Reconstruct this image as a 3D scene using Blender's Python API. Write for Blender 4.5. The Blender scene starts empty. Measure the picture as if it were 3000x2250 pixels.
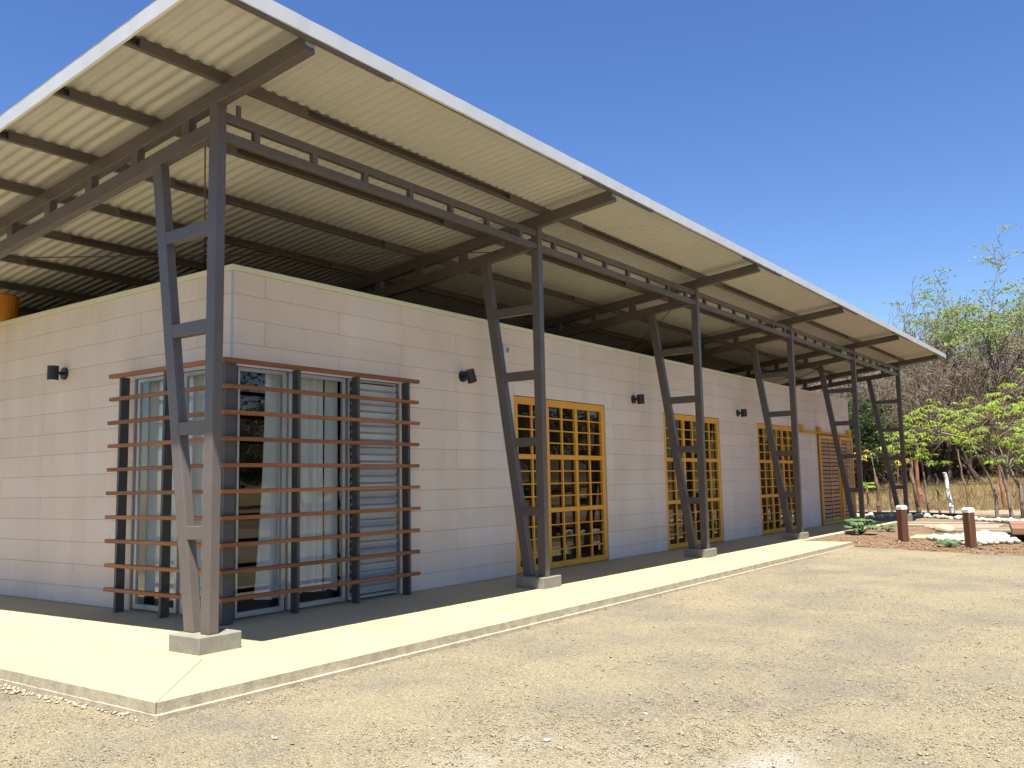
import bpy, math, random
import numpy as np
from mathutils import Vector, Matrix

R = math.radians
SC = bpy.context.scene
COL = SC.collection

# ------------------------------------------------------------------ camera
CAMP = (-5.0282, -7.0232, 1.4559)
yaw, pitch, roll, FPX = 0.625886, 0.109339, -0.019525, 2627.87
fw = Vector((math.cos(yaw)*math.cos(pitch), math.sin(yaw)*math.cos(pitch), math.sin(pitch)))
rt = Vector((math.sin(yaw), -math.cos(yaw), 0)); up = rt.cross(fw)
rt2 = rt*math.cos(roll) + up*math.sin(roll); up2 = up*math.cos(roll) - rt*math.sin(roll)
cam_d = bpy.data.cameras.new('camera'); cam = bpy.data.objects.new('camera', cam_d); COL.objects.link(cam)
cam_d.sensor_width = 36; cam_d.lens = FPX/3000*36; cam_d.clip_start = 0.1; cam_d.clip_end = 3000
m = Matrix((rt2, up2, -fw)).transposed().to_4x4(); m.translation = CAMP; cam.matrix_world = m
SC.camera = cam

# ------------------------------------------------------------------ light
SUN = Vector((-1.70, -1.355, 5.36)).normalized()
elev = math.asin(SUN.z); azim = math.atan2(SUN.y, SUN.x)
W = bpy.data.worlds.new('World'); SC.world = W; W.use_nodes = True
nt = W.node_tree; bg = nt.nodes['Background']
sky = nt.nodes.new('ShaderNodeTexSky'); sky.sky_type = 'NISHITA'; sky.sun_disc = False
sky.sun_elevation = elev; sky.sun_rotation = math.pi/2 - azim
sky.air_density = 1.0; sky.dust_density = 0.3; sky.ozone_density = 3.0; sky.altitude = 200
hs = nt.nodes.new('ShaderNodeHueSaturation'); hs.inputs['Saturation'].default_value = 1.22; hs.inputs['Hue'].default_value = .512
nt.links.new(sky.outputs[0], hs.inputs['Color']); nt.links.new(hs.outputs[0], bg.inputs[0]); bg.inputs[1].default_value = 0.068
sd = bpy.data.lights.new('sun', 'SUN'); so = bpy.data.objects.new('sun', sd); COL.objects.link(so)
sd.energy = 5.0; sd.angle = R(0.53); sd.color = (1.0, 0.94, 0.83)
so.rotation_euler = SUN.to_track_quat('Z', 'Y').to_euler(); so.location = (-20, -20, 40)
SC.view_settings.view_transform = 'Standard'; SC.view_settings.look = 'None'
SC.view_settings.gamma = 1; SC.view_settings.exposure = 1.42
SC.view_settings.use_curve_mapping = False
SC.cycles.max_bounces = 10; SC.cycles.diffuse_bounces = 6; SC.cycles.transparent_max_bounces = 16

# ------------------------------------------------------------------ materials
def mat(name, col, rough=.8, spec=.3, metal=0, noise=None, bump=None, alt=None, noise2=None):
    """col: base colour; noise=(scale, amount): brightness variation; alt=(colour, scale, lo, hi): patches; bump=(scale, strength, distance)."""
    M = bpy.data.materials.new(name); M.use_nodes = True
    n = M.node_tree.nodes; L = M.node_tree.links; b = n['Principled BSDF']
    b.inputs['Roughness'].default_value = rough; b.inputs['Metallic'].default_value = metal
    b.inputs['Specular IOR Level'].default_value = spec
    tc = n.new('ShaderNodeTexCoord'); geo = n.new('ShaderNodeNewGeometry')
    pos = geo.outputs['Position']
    c = n.new('ShaderNodeRGB'); c.outputs[0].default_value = (*col, 1); out = c.outputs[0]
    def tex(scale, det=5, rgh=.6):
        t = n.new('ShaderNodeTexNoise'); t.inputs['Scale'].default_value = scale
        t.inputs['Detail'].default_value = det; t.inputs['Roughness'].default_value = rgh
        L.new(pos, t.inputs['Vector']); return t.outputs['Fac']
    if alt:
        for (ac, sc, lo, hi) in (alt if isinstance(alt, list) else [alt]):
            mr = n.new('ShaderNodeMapRange'); mr.inputs[1].default_value = lo; mr.inputs[2].default_value = hi
            L.new(tex(sc), mr.inputs[0])
            mx = n.new('ShaderNodeMix'); mx.data_type = 'RGBA'
            L.new(mr.outputs[0], mx.inputs[0]); L.new(out, mx.inputs[6]); mx.inputs[7].default_value = (*ac, 1)
            out = mx.outputs[2]
    for nz in (noise, noise2):
        if nz:
            mr = n.new('ShaderNodeMapRange'); mr.inputs[1].default_value = .3; mr.inputs[2].default_value = .7
            mr.inputs[3].default_value = 1-nz[1]; mr.inputs[4].default_value = 1+nz[1]
            L.new(tex(nz[0]), mr.inputs[0])
            mx = n.new('ShaderNodeMix'); mx.data_type = 'RGBA'; mx.blend_type = 'MULTIPLY'; mx.inputs[0].default_value = 1
            L.new(out, mx.inputs[6]); L.new(mr.outputs[0], mx.inputs[7]); out = mx.outputs[2]
    L.new(out, b.inputs['Base Color'])
    if bump:
        bp = n.new('ShaderNodeBump'); bp.inputs['Strength'].default_value = bump[1]; bp.inputs['Distance'].default_value = bump[2]
        L.new(tex(bump[0]), bp.inputs['Height']); L.new(bp.outputs[0], b.inputs['Normal'])
    M['out'] = 1
    return M

def wood(name, c1, c2, axis='X', rough=.5, spec=.35):
    M = bpy.data.materials.new(name); M.use_nodes = True
    n = M.node_tree.nodes; L = M.node_tree.links; b = n['Principled BSDF']
    b.inputs['Roughness'].default_value = rough; b.inputs['Specular IOR Level'].default_value = spec
    tc = n.new('ShaderNodeTexCoord'); mp = n.new('ShaderNodeMapping'); L.new(tc.outputs['Object'], mp.inputs[0])
    oi = n.new('ShaderNodeObjectInfo')
    sc = {'X': (1.2, 30, 30), 'Y': (30, 1.2, 30), 'Z': (30, 30, 1.2)}[axis]
    mp.inputs['Scale'].default_value = sc
    ad = n.new('ShaderNodeVectorMath'); ad.operation = 'ADD'
    cb = n.new('ShaderNodeCombineXYZ'); mu = n.new('ShaderNodeMath'); mu.operation = 'MULTIPLY'; mu.inputs[1].default_value = 50
    L.new(oi.outputs['Random'], mu.inputs[0])
    for i in range(3): L.new(mu.outputs[0], cb.inputs[i])
    L.new(mp.outputs[0], ad.inputs[0]); L.new(cb.outputs[0], ad.inputs[1])
    t = n.new('ShaderNodeTexNoise'); t.inputs['Scale'].default_value = 1; t.inputs['Detail'].default_value = 4; L.new(ad.outputs[0], t.inputs['Vector'])
    mx = n.new('ShaderNodeMix'); mx.data_type = 'RGBA'; mx.inputs[6].default_value = (*c1, 1); mx.inputs[7].default_value = (*c2, 1)
    mr = n.new('ShaderNodeMapRange'); mr.inputs[1].default_value = .3; mr.inputs[2].default_value = .7; L.new(t.outputs['Fac'], mr.inputs[0])
    L.new(mr.outputs[0], mx.inputs[0])
    hv = n.new('ShaderNodeHueSaturation'); L.new(mx.outputs[2], hv.inputs['Color'])
    m2 = n.new('ShaderNodeMapRange'); m2.inputs[3].default_value = .75; m2.inputs[4].default_value = 1.2; L.new(oi.outputs['Random'], m2.inputs[0])
    L.new(m2.outputs[0], hv.inputs['Value'])
    L.new(hv.outputs[0], b.inputs['Base Color'])
    bp = n.new('ShaderNodeBump'); bp.inputs['Strength'].default_value = .25; bp.inputs['Distance'].default_value = .003
    L.new(t.outputs['Fac'], bp.inputs['Height']); L.new(bp.outputs[0], b.inputs['Normal'])
    return M

def leafmat(name, col, trans, scale=3., var=.35):
    M = bpy.data.materials.new(name); M.use_nodes = True
    n = M.node_tree.nodes; L = M.node_tree.links; b = n['Principled BSDF']; o = n['Material Output']
    b.inputs['Roughness'].default_value = .55; b.inputs['Specular IOR Level'].default_value = .25
    geo = n.new('ShaderNodeNewGeometry')
    t = n.new('ShaderNodeTexNoise'); t.inputs['Scale'].default_value = scale; t.inputs['Detail'].default_value = 3
    L.new(geo.outputs['Position'], t.inputs['Vector'])
    av = n.new('ShaderNodeMath'); av.operation = 'ADD'; L.new(t.outputs['Fac'], av.inputs[0]); L.new(geo.outputs['Random Per Island'], av.inputs[1])
    mr = n.new('ShaderNodeMapRange'); mr.inputs[1].default_value = .4; mr.inputs[2].default_value = 1.5
    mr.inputs[3].default_value = 1-var; mr.inputs[4].default_value = 1+var
    L.new(av.outputs[0], mr.inputs[0])
    hs = n.new('ShaderNodeHueSaturation'); hs.inputs['Color'].default_value = (*col, 1); L.new(mr.outputs[0], hs.inputs['Value'])
    L.new(hs.outputs[0], b.inputs['Base Color'])
    tr = n.new('ShaderNodeBsdfTranslucent'); tr.inputs[0].default_value = (*trans, 1)
    ms = n.new('ShaderNodeMixShader'); ms.inputs[0].default_value = .4
    L.new(b.outputs[0], ms.inputs[1]); L.new(tr.outputs[0], ms.inputs[2]); L.new(ms.outputs[0], o.inputs['Surface'])
    return M

def glassmat(name, tint=(.8, .85, .85), boost=1.0):
    M = bpy.data.materials.new(name); M.use_nodes = True
    n = M.node_tree.nodes; L = M.node_tree.links; o = n['Material Output']; n.remove(n['Principled BSDF'])
    tr = n.new('ShaderNodeBsdfTransparent'); tr.inputs[0].default_value = (*tint, 1)
    gl = n.new('ShaderNodeBsdfGlossy'); gl.inputs['Roughness'].default_value = 0.0; gl.inputs['Color'].default_value = (1, 1, 1, 1)
    fr = n.new('ShaderNodeFresnel'); fr.inputs[0].default_value = 1.52
    mu = n.new('ShaderNodeMath'); mu.operation = 'MULTIPLY'; mu.inputs[1].default_value = boost; mu.use_clamp = True
    ge = n.new('ShaderNodeNewGeometry'); inv = n.new('ShaderNodeMath'); inv.operation = 'SUBTRACT'; inv.inputs[0].default_value = 1; L.new(ge.outputs['Backfacing'], inv.inputs[1])
    m0 = n.new('ShaderNodeMath'); m0.operation = 'MULTIPLY'; L.new(fr.outputs[0], m0.inputs[0]); L.new(inv.outputs[0], m0.inputs[1])
    L.new(m0.outputs[0], mu.inputs[0])
    ms = n.new('ShaderNodeMixShader'); L.new(mu.outputs[0], ms.inputs[0]); L.new(tr.outputs[0], ms.inputs[1]); L.new(gl.outputs[0], ms.inputs[2])
    L.new(ms.outputs[0], o.inputs['Surface'])
    return M

MT = {}
MT['steel'] = mat('brown_grey_steel_paint', (.102, .085, .075), .36, .45, noise=(2.2, .12), noise2=(30, .06))
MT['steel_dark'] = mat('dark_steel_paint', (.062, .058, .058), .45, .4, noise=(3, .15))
MT['sheet'] = mat('white_roof_sheet', (.50, .483, .428), .45, .3, noise=(.7, .07), noise2=(12, .03))
MT['fascia'] = mat('pale_galvanised_fascia', (.50, .505, .49), .32, .5, metal=.2, noise=(1.1, .06), bump=(1.5, .12, .02))
MT['block'] = mat('white_aerated_block', (.635, .535, .435), .92, .1, noise=(1.1, .045), noise2=(60, .04), bump=(160, .25, .002),
                  alt=[((.36, .31, .26), 8.5, .735, .755), ((.52, .46, .40), 5.5, .68, .78), ((.58, .53, .48), .55, .5, .75)])
def streaks(M, amt, rnd):
    n = M.node_tree.nodes; L = M.node_tree.links; b = n['Principled BSDF']; src = b.inputs['Base Color'].links[0].from_socket
    ge = n.new('ShaderNodeNewGeometry'); mp = n.new('ShaderNodeMapping'); mp.inputs['Scale'].default_value = (2.6, 2.6, .22); L.new(ge.outputs['Position'], mp.inputs[0])
    t = n.new('ShaderNodeTexNoise'); t.inputs['Scale'].default_value = 1.0; t.inputs['Detail'].default_value = 6; L.new(mp.outputs[0], t.inputs['Vector'])
    oi = n.new('ShaderNodeObjectInfo'); a = n.new('ShaderNodeMapRange'); a.inputs[1].default_value = .3; a.inputs[2].default_value = .7; a.inputs[3].default_value = 1-amt; a.inputs[4].default_value = 1+amt; L.new(t.outputs['Fac'], a.inputs[0])
    r = n.new('ShaderNodeMapRange'); r.inputs[3].default_value = 1-rnd; r.inputs[4].default_value = 1+rnd; L.new(oi.outputs['Random'], r.inputs[0])
    mu = n.new('ShaderNodeMath'); mu.operation = 'MULTIPLY'; L.new(a.outputs[0], mu.inputs[0]); L.new(r.outputs[0], mu.inputs[1])
    mx = n.new('ShaderNodeMix'); mx.data_type = 'RGBA'; mx.blend_type = 'MULTIPLY'; mx.inputs[0].default_value = 1; L.new(src, mx.inputs[6]); L.new(mu.outputs[0], mx.inputs[7]); L.new(mx.outputs[2], b.inputs['Base Color'])
streaks(MT['block'], .05, .035)
MT['core'] = mat('block_mortar', (.40, .37, .34), .95, .1)
MT['cap'] = mat('cream_wall_cap', (.60, .57, .40), .8, .2, noise=(2, .05))
MT['concrete'] = mat('grey_concrete', (.20, .19, .155), .9, .2, noise=(6, .14), noise2=(45, .1), bump=(70, .3, .004), alt=((.27, .26, .22), 14, .66, .74))
MT['slab'] = mat('cream_concrete_apron', (.345, .31, .198), .9, .15, noise=(.9, .05), noise2=(14, .04), bump=(90, .2, .002), alt=((.30, .262, .165), .8, .52, .75))
MT['slab_in'] = mat('buff_concrete_walkway', (.45, .365, .205), .88, .15, noise=(.8, .05), noise2=(16, .04), bump=(90, .2, .002))
MT['slab_edge'] = mat('rough_slab_edge', (.36, .315, .225), .95, .1, noise=(9, .18), noise2=(50, .12), bump=(40, .5, .008))
MT['yellow'] = mat('ochre_yellow_paint', (.66, .31, .025), .45, .4, noise=(3, .07))
MT['alu'] = mat('grey_aluminium', (.42, .43, .42), .4, .5, metal=.5, noise=(4, .06))
MT['louvre'] = mat('frosted_louvre', (.36, .39, .42), .25, .6, noise=(2, .1))
MT['lamp'] = mat('black_lamp_paint', (.014, .016, .018), .4, .4)
MT['white_plastic'] = mat('white_plastic', (.60, .59, .56), .4, .4)
MT['rust'] = mat('grey_beige_box', (.42, .39, .34), .7, .3)
MT['curtain'] = mat('white_curtain', (.74, .76, .73), .95, .1, noise=(2, .05))
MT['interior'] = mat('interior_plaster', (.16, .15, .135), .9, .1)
MT['ceiling_dark'] = mat('low_bounce_ceiling', (.055, .05, .042), .95, .05)  # set dark to cut the light bouncing up onto the roof underside
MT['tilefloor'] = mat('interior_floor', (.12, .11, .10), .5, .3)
MT['orange'] = mat('orange_plastic', (.50, .20, .012), .5, .3, noise=(6, .1))
MT['bluestrip'] = mat('blue_grey_bead', (.34, .42, .52), .5, .3)
MT['rod'] = mat('dull_brass_rod', (.075, .058, .038), .6, .3)
MT['bollard'] = wood('oiled_hardwood', (.060, .025, .016), (.115, .052, .031), 'Z', .42)
MT['cedar'] = wood('red_cedar_slat', (.19, .064, .019), (.29, .112, .035), 'X', .5)
MT['cedarY'] = wood('red_cedar_slat_side', (.19, .064, .019), (.29, .112, .035), 'Y', .5)
MT['teak'] = wood('weathered_louvre_board', (.32, .18, .095), (.42, .26, .15), 'X', .6)
MT['plank'] = wood('weathered_plank', (.24, .20, .15), (.33, .28, .21), 'Y', .85, .1)
MT['beamwood'] = wood('brown_sleeper', (.17, .085, .06), (.26, .145, .10), 'Y', .8, .15)
MT['pole'] = wood('dry_bark_pole', (.14, .088, .055), (.25, .175, .12), 'Z', .9, .1)
MT['pole_red'] = wood('red_brown_pole', (.16, .07, .045), (.24, .12, .075), 'Z', .9, .1)
MT['pole_white'] = mat('peeling_white_pole', (.62, .63, .62), .85, .1, alt=((.30, .285, .265), 5, .52, .62), noise=(20, .15))
MT['whiterock'] = mat('white_limestone', (.42, .40, .335), .9, .1, noise=(8, .2), bump=(25, .3, .01))
MT['greyrock'] = mat('buff_boulder', (.34, .29, .215), .9, .1, noise=(6, .25), bump=(18, .6, .02))
MT['pebble'] = mat('buff_gravel', (.265, .225, .16), .9, .1, noise=(40, .4), alt=[((.42, .39, .33), 60, .60, .66), ((.15, .125, .095), 47, .58, .64)])
MT['edging'] = mat('black_edging', (.018, .016, .014), .7, .2)
MT['bark'] = mat('grey_brown_bark', (.14, .11, .088), .95, .05, noise=(1.5, .25))
MT['bark_pale'] = mat('pale_dry_bark', (.20, .165, .135), .95, .05, noise=(1.2, .25))
MT['bark_dark'] = mat('dark_bark', (.075, .058, .047), .95, .05, noise=(2, .3))
MT['twig'] = mat('dry_twig', (.20, .16, .12), .95, .05, noise=(.6, .25))
MT['leaf_lime'] = leafmat('lime_leaf', (.22, .32, .045), (.33, .46, .045), 2.5)
MT['leaf_yellow'] = leafmat('yellowing_leaf', (.55, .42, .03), (.6, .45, .03), 4)
MT['leaf_feather'] = leafmat('feathery_leaf', (.20, .27, .10), (.32, .42, .13), 1.2)
MT['leaf_dark'] = leafmat('dark_leaf', (.048, .072, .028), (.06, .095, .025), 1.5)
MT['leaf_dry'] = leafmat('dry_olive_leaf', (.125, .105, .055), (.12, .105, .045), .35, .5)
MT['leaf_squash'] = leafmat('grey_green_leaf', (.13, .22, .10), (.15, .25, .07), 6)
MT['grass'] = leafmat('dry_straw', (.27, .20, .10), (.22, .17, .075), .12, .4)
MT['glass'] = glassmat('clear_glass', (.88, .9, .9), 1.5)
MT['glass_dark'] = glassmat('tinted_glass', (.5, .49, .45), 1.0)

# ------------------------------------------------------------------ mesh helpers
def tag(o, label=None, cat=None, group=None, kind=None):
    if label: o['label'] = label
    if cat: o['category'] = cat
    if group: o['group'] = group
    if kind: o['kind'] = kind
    return o

class MB:
    def __init__(s): s.v = []; s.f = []; s.n = 0
    def add(s, v, f):
        v = np.asarray(v, float); s.v.append(v)
        s.f.extend([tuple(i+s.n for i in q) for q in f]); s.n += len(v); return s
    def box(s, lo, hi, b=0.0, M=None):
        lo = np.minimum(lo, hi).astype(float) if 0 else np.array([min(a, c) for a, c in zip(lo, hi)], float)
        hi = np.array([max(a, c) for a, c in zip(lo, hi)], float)
        if b <= 0:
            v = np.array([[(lo, hi)[i][0], (lo, hi)[j][1], (lo, hi)[k][2]] for i in (0, 1) for j in (0, 1) for k in (0, 1)])
            f = [(0, 1, 3, 2), (4, 6, 7, 5), (0, 4, 5, 1), (2, 3, 7, 6), (0, 2, 6, 4), (1, 5, 7, 3)]
        else:
            b = min(b, .45*min(hi-lo)); v = []; idx = {}
            for i in (0, 1):
                for j in (0, 1):
                    for k in (0, 1):
                        c = np.array([(lo, hi)[i][0], (lo, hi)[j][1], (lo, hi)[k][2]]); s_ = np.array([1-2*i, 1-2*j, 1-2*k])
                        for a in range(3):
                            p = c + s_*b; p[a] = c[a]; idx[(i, j, k, a)] = len(v); v.append(p)
            v = np.array(v); f = []
            for a in range(3):
                o1, o2 = (a+1) % 3, (a+2) % 3
                for e in (0, 1):
                    q = []
                    for (x, y) in ((0, 0), (1, 0), (1, 1), (0, 1)):
                        t = [0, 0, 0]; t[a] = e; t[o1] = x; t[o2] = y; q.append(idx[(*t, a)])
                    f.append(tuple(q if e else q[::-1]))
                for x in (0, 1):
                    for y in (0, 1):
                        t0 = [0, 0, 0]; t0[o1] = x; t0[o2] = y; t1 = list(t0); t1[a] = 1
                        q = (idx[(*t0, o1)], idx[(*t0, o2)], idx[(*t1, o2)], idx[(*t1, o1)])
                        f.append(q if (x == y) else q[::-1])
            for i in (0, 1):
                for j in (0, 1):
                    for k in (0, 1):
                        q = (idx[(i, j, k, 0)], idx[(i, j, k, 1)], idx[(i, j, k, 2)])
                        f.append(q if (i+j+k) % 2 else q[::-1])
        if M is not None: v = np.array([list(M @ Vector(p)) for p in v])
        return s.add(v, f)
    def bar(s, p0, p1, w, h, upv=(0, 0, 1), b=0.004):
        """box from p0 to p1 (axis ends), w across, h along the up vector"""
        p0 = Vector(p0); p1 = Vector(p1); d = (p1-p0); L = d.length; d.normalize()
        side = d.cross(Vector(upv)).normalized(); u = side.cross(d)
        M = Matrix((side, d, u)).transposed().to_4x4(); M.translation = p0
        return s.box((-w/2, 0, -h/2), (w/2, L, h/2), b, M)
    def cyl(s, p0, p1, r0, r1=None, n=12, cap=True):
        r1 = r0 if r1 is None else r1
        p0 = np.array(p0, float); p1 = np.array(p1, float); d = (p1-p0)/np.linalg.norm(p1-p0)
        a = np.cross(d, [0, 0, 1] if abs(d[2]) < .9 else [1, 0, 0]); a /= np.linalg.norm(a); c = np.cross(d, a)
        t = np.arange(n)*2*np.pi/n
        ring = np.cos(t)[:, None]*a+np.sin(t)[:, None]*c
        v = np.vstack([p0+ring*r0, p1+ring*r1])
        f = [(i, (i+1) % n, n+(i+1) % n, n+i) for i in range(n)]
        if cap: f += [tuple(range(n))[::-1], tuple(range(n, 2*n))]
        return s.add(v, f)
    def mesh(s, name):
        me = bpy.data.meshes.new(name)
        v = np.vstack(s.v) if s.v else np.zeros((0, 3))
        me.from_pydata(v.tolist(), [], s.f); me.validate(); me.update()
        return me
    def obj(s, name, mt, parent=None, smooth=False):
        return mk(name, s.mesh(name), mt, parent, smooth)

def mk(name, me, mt, parent=None, smooth=False, loc=None):
    if mt is not None and not me.materials: me.materials.append(MT[mt] if isinstance(mt, str) else mt)
    if smooth: me.polygons.foreach_set('use_smooth', [True]*len(me.polygons))
    o = bpy.data.objects.new(name, me); COL.objects.link(o)
    if parent: o.parent = parent
    if loc is not None: o.location = loc
    return o

def empty(name, loc=(0, 0, 0)):
    o = bpy.data.objects.new(name, None); o.empty_display_size = .2; o.location = loc; COL.objects.link(o); return o

def fastmesh(name, v, quads=None, tris=None):
    """numpy -> mesh; quads Nx4 and tris Nx3 index arrays"""
    me = bpy.data.meshes.new(name); me.vertices.add(len(v)); me.vertices.foreach_set('co', np.asarray(v, np.float32).ravel())
    loops = []; starts = []; tot = []; c = 0
    for arr in (quads, tris):
        if arr is None or len(arr) == 0: continue
        k = arr.shape[1]; loops.append(arr.ravel()); starts.append(c+np.arange(len(arr))*k); c += arr.size; tot.append(np.full(len(arr), k))
    loops = np.concatenate(loops).astype(np.int32)
    me.loops.add(len(loops)); me.loops.foreach_set('vertex_index', loops)
    st = np.concatenate(starts).astype(np.int32)
    me.polygons.add(len(st)); me.polygons.foreach_set('loop_start', st)
    me.update(calc_edges=True); me.validate()
    return me

def tubes(segs, n):
    """segs: N x 8 array (p0, p1, r0, r1) -> verts, quads"""
    segs = np.asarray(segs, float); p0 = segs[:, :3]; p1 = segs[:, 3:6]; d = p1-p0; d /= np.linalg.norm(d, axis=1)[:, None]+1e-9
    ref = np.where(np.abs(d[:, 2:3]) < .9, np.array([[0, 0, 1.]]), np.array([[1., 0, 0]]))
    a = np.cross(d, ref); a /= np.linalg.norm(a, axis=1)[:, None]+1e-9; b = np.cross(d, a)
    t = np.arange(n)*2*np.pi/n
    ring = np.cos(t)[None, :, None]*a[:, None]+np.sin(t)[None, :, None]*b[:, None]
    v = np.stack([p0[:, None]+ring*segs[:, 6][:, None, None], p1[:, None]+ring*segs[:, 7][:, None, None]], 1)  # N,2,n,3
    N = len(segs); base = np.arange(N)[:, None]*2*n; i = np.arange(n)[None]; j = (i+1) % n
    q = np.stack([base+i, base+j, base+n+j, base+n+i], 2).reshape(-1, 4)
    return v.reshape(-1, 3), q

# ================================================================== SETTING: GROUND
def sstep(a, b, x):
    t = np.clip((x-a)/(b-a), 0, 1); return t*t*(3-2*t)
rngG = np.random.default_rng(5)
def vnoise(x, y, s, seed):
    """cheap smooth value noise"""
    r = np.random.default_rng(seed); T = r.random((64, 64))
    x = x*s; y = y*s; xi = np.floor(x).astype(int); yi = np.floor(y).astype(int); fx = x-xi; fy = y-yi
    fx = fx*fx*(3-2*fx); fy = fy*fy*(3-2*fy)
    g = lambda i, j: T[i % 64, j % 64]
    return (g(xi, yi)*(1-fx)+g(xi+1, yi)*fx)*(1-fy)+(g(xi, yi+1)*(1-fx)+g(xi+1, yi+1)*fx)*fy-.5
def lot_edge(y):      # x of the line where the gravel lot meets the garden soil
    return np.interp(y, [-14, -8, -4.8, -4.0, -3.4, -2.15, -1.3], [16.5, 14.8, 14.18, 14.17, 14.63, 15.07, 15.45])
def ground_z(x, y):
    x = np.asarray(x, float); y = np.asarray(y, float)
    z = -.122 + .03*sstep(0, 14, x)
    z = z + .030*vnoise(x, y, .35, 1)+.012*vnoise(x, y, 1.7, 2)+.006*vnoise(x, y, 6, 3)
    z = z + .02*sstep(.3, 1.2, x-lot_edge(y))*sstep(-30, -1.2, -np.abs(y+6)+0)  # garden sits a little proud
    z = z + 1.55*sstep(39, 60, x)+.02*np.clip(x-60, 0, None)
    z = z + .5*vnoise(x, y, .12, 4)*sstep(40, 60, x)
    z = z + 16*sstep(85, 165, x)*(.75+.5*vnoise(x, y, .02, 6))*sstep(70, 0, y-2)
    return z

def rng_axis(parts):
    out = []
    for a, b, st in parts: out.append(np.arange(a, b, st))
    return np.unique(np.concatenate(out))
gx = rng_axis([(-400, -40, 40), (-40, -12, 4), (-12, -4, .4), (-4, 3, .055), (3, 9, .09), (9, 18, .16), (18, 40, .4), (40, 66, .8), (66, 200, 4), (200, 520, 40)])
gy = rng_axis([(-400, -60, 40), (-60, -20, 4), (-20, -9, .8), (-9, 0, .07), (0, 4, .3), (4, 30, 1.5), (30, 120, 10), (120, 420, 50)])
GX, GY = np.meshgrid(gx, gy, indexing='ij')
GZ = ground_z(GX, GY)
near = ((GX > -4) & (GX < 15) & (GY > -9) & (GY < 1))
GZ[near] += (rngG.random(near.sum())-.5)*.008
inside = (GX > -1.3) & (GX < 28) & (GY > -.1) & (GY < 12)
GZ[inside] = -.3
nx, ny = len(gx), len(gy)
ii = np.arange(nx-1)[:, None]*ny+np.arange(ny-1)[None]
quads = np.stack([ii, ii+ny, ii+ny+1, ii+1], 2).reshape(-1, 4)
gme = fastmesh('ground', np.stack([GX, GY, GZ], 2).reshape(-1, 3), quads)
gme.polygons.foreach_set('use_smooth', [True]*len(gme.polygons))
# zone attribute: 0 gravel lot, 1 garden soil / pale dirt, 2 dry grass, 3 wooded hill
ed = lot_edge(GY)+.25*vnoise(GX, GY, 1.3, 9)+.12*vnoise(GX, GY, 5, 10)
zone_soil = sstep(-.08, .08, GX-ed)*(GY < 3)+(GY >= 3)*sstep(26, 27, GX)
zone_dirt = sstep(27.5, 30.5, GX+2*vnoise(GX, GY, .4, 11))
zone_grass = sstep(36.0, 39.0, GX + .55*(GY+3)*-1*.6+2*vnoise(GX, GY, .35, 12))
zone_hill = sstep(62, 74, GX)
chalk = (.5*np.exp(-(((GX-.05)/.42)**2+((GY+5.1)/.28)**2))+.5*np.exp(-(((GX+.95)/.6)**2+((GY+3.75)/.22)**2))+.3*np.exp(-(((GX+.55)/.4)**2+((GY+4.45)/.3)**2)))*np.clip(.75+1.6*vnoise(GX, GY, 3.5, 51)+.8*vnoise(GX, GY, 11, 52), 0, 1.4)
for nm, arr in (('soil', zone_soil), ('dirt', zone_dirt), ('grassy', zone_grass), ('hilly', zone_hill), ('chalk', np.clip(chalk, 0, 1))):
    at = gme.attributes.new(nm, 'FLOAT', 'POINT'); at.data.foreach_set('value', arr.astype(np.float32).ravel())
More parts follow.
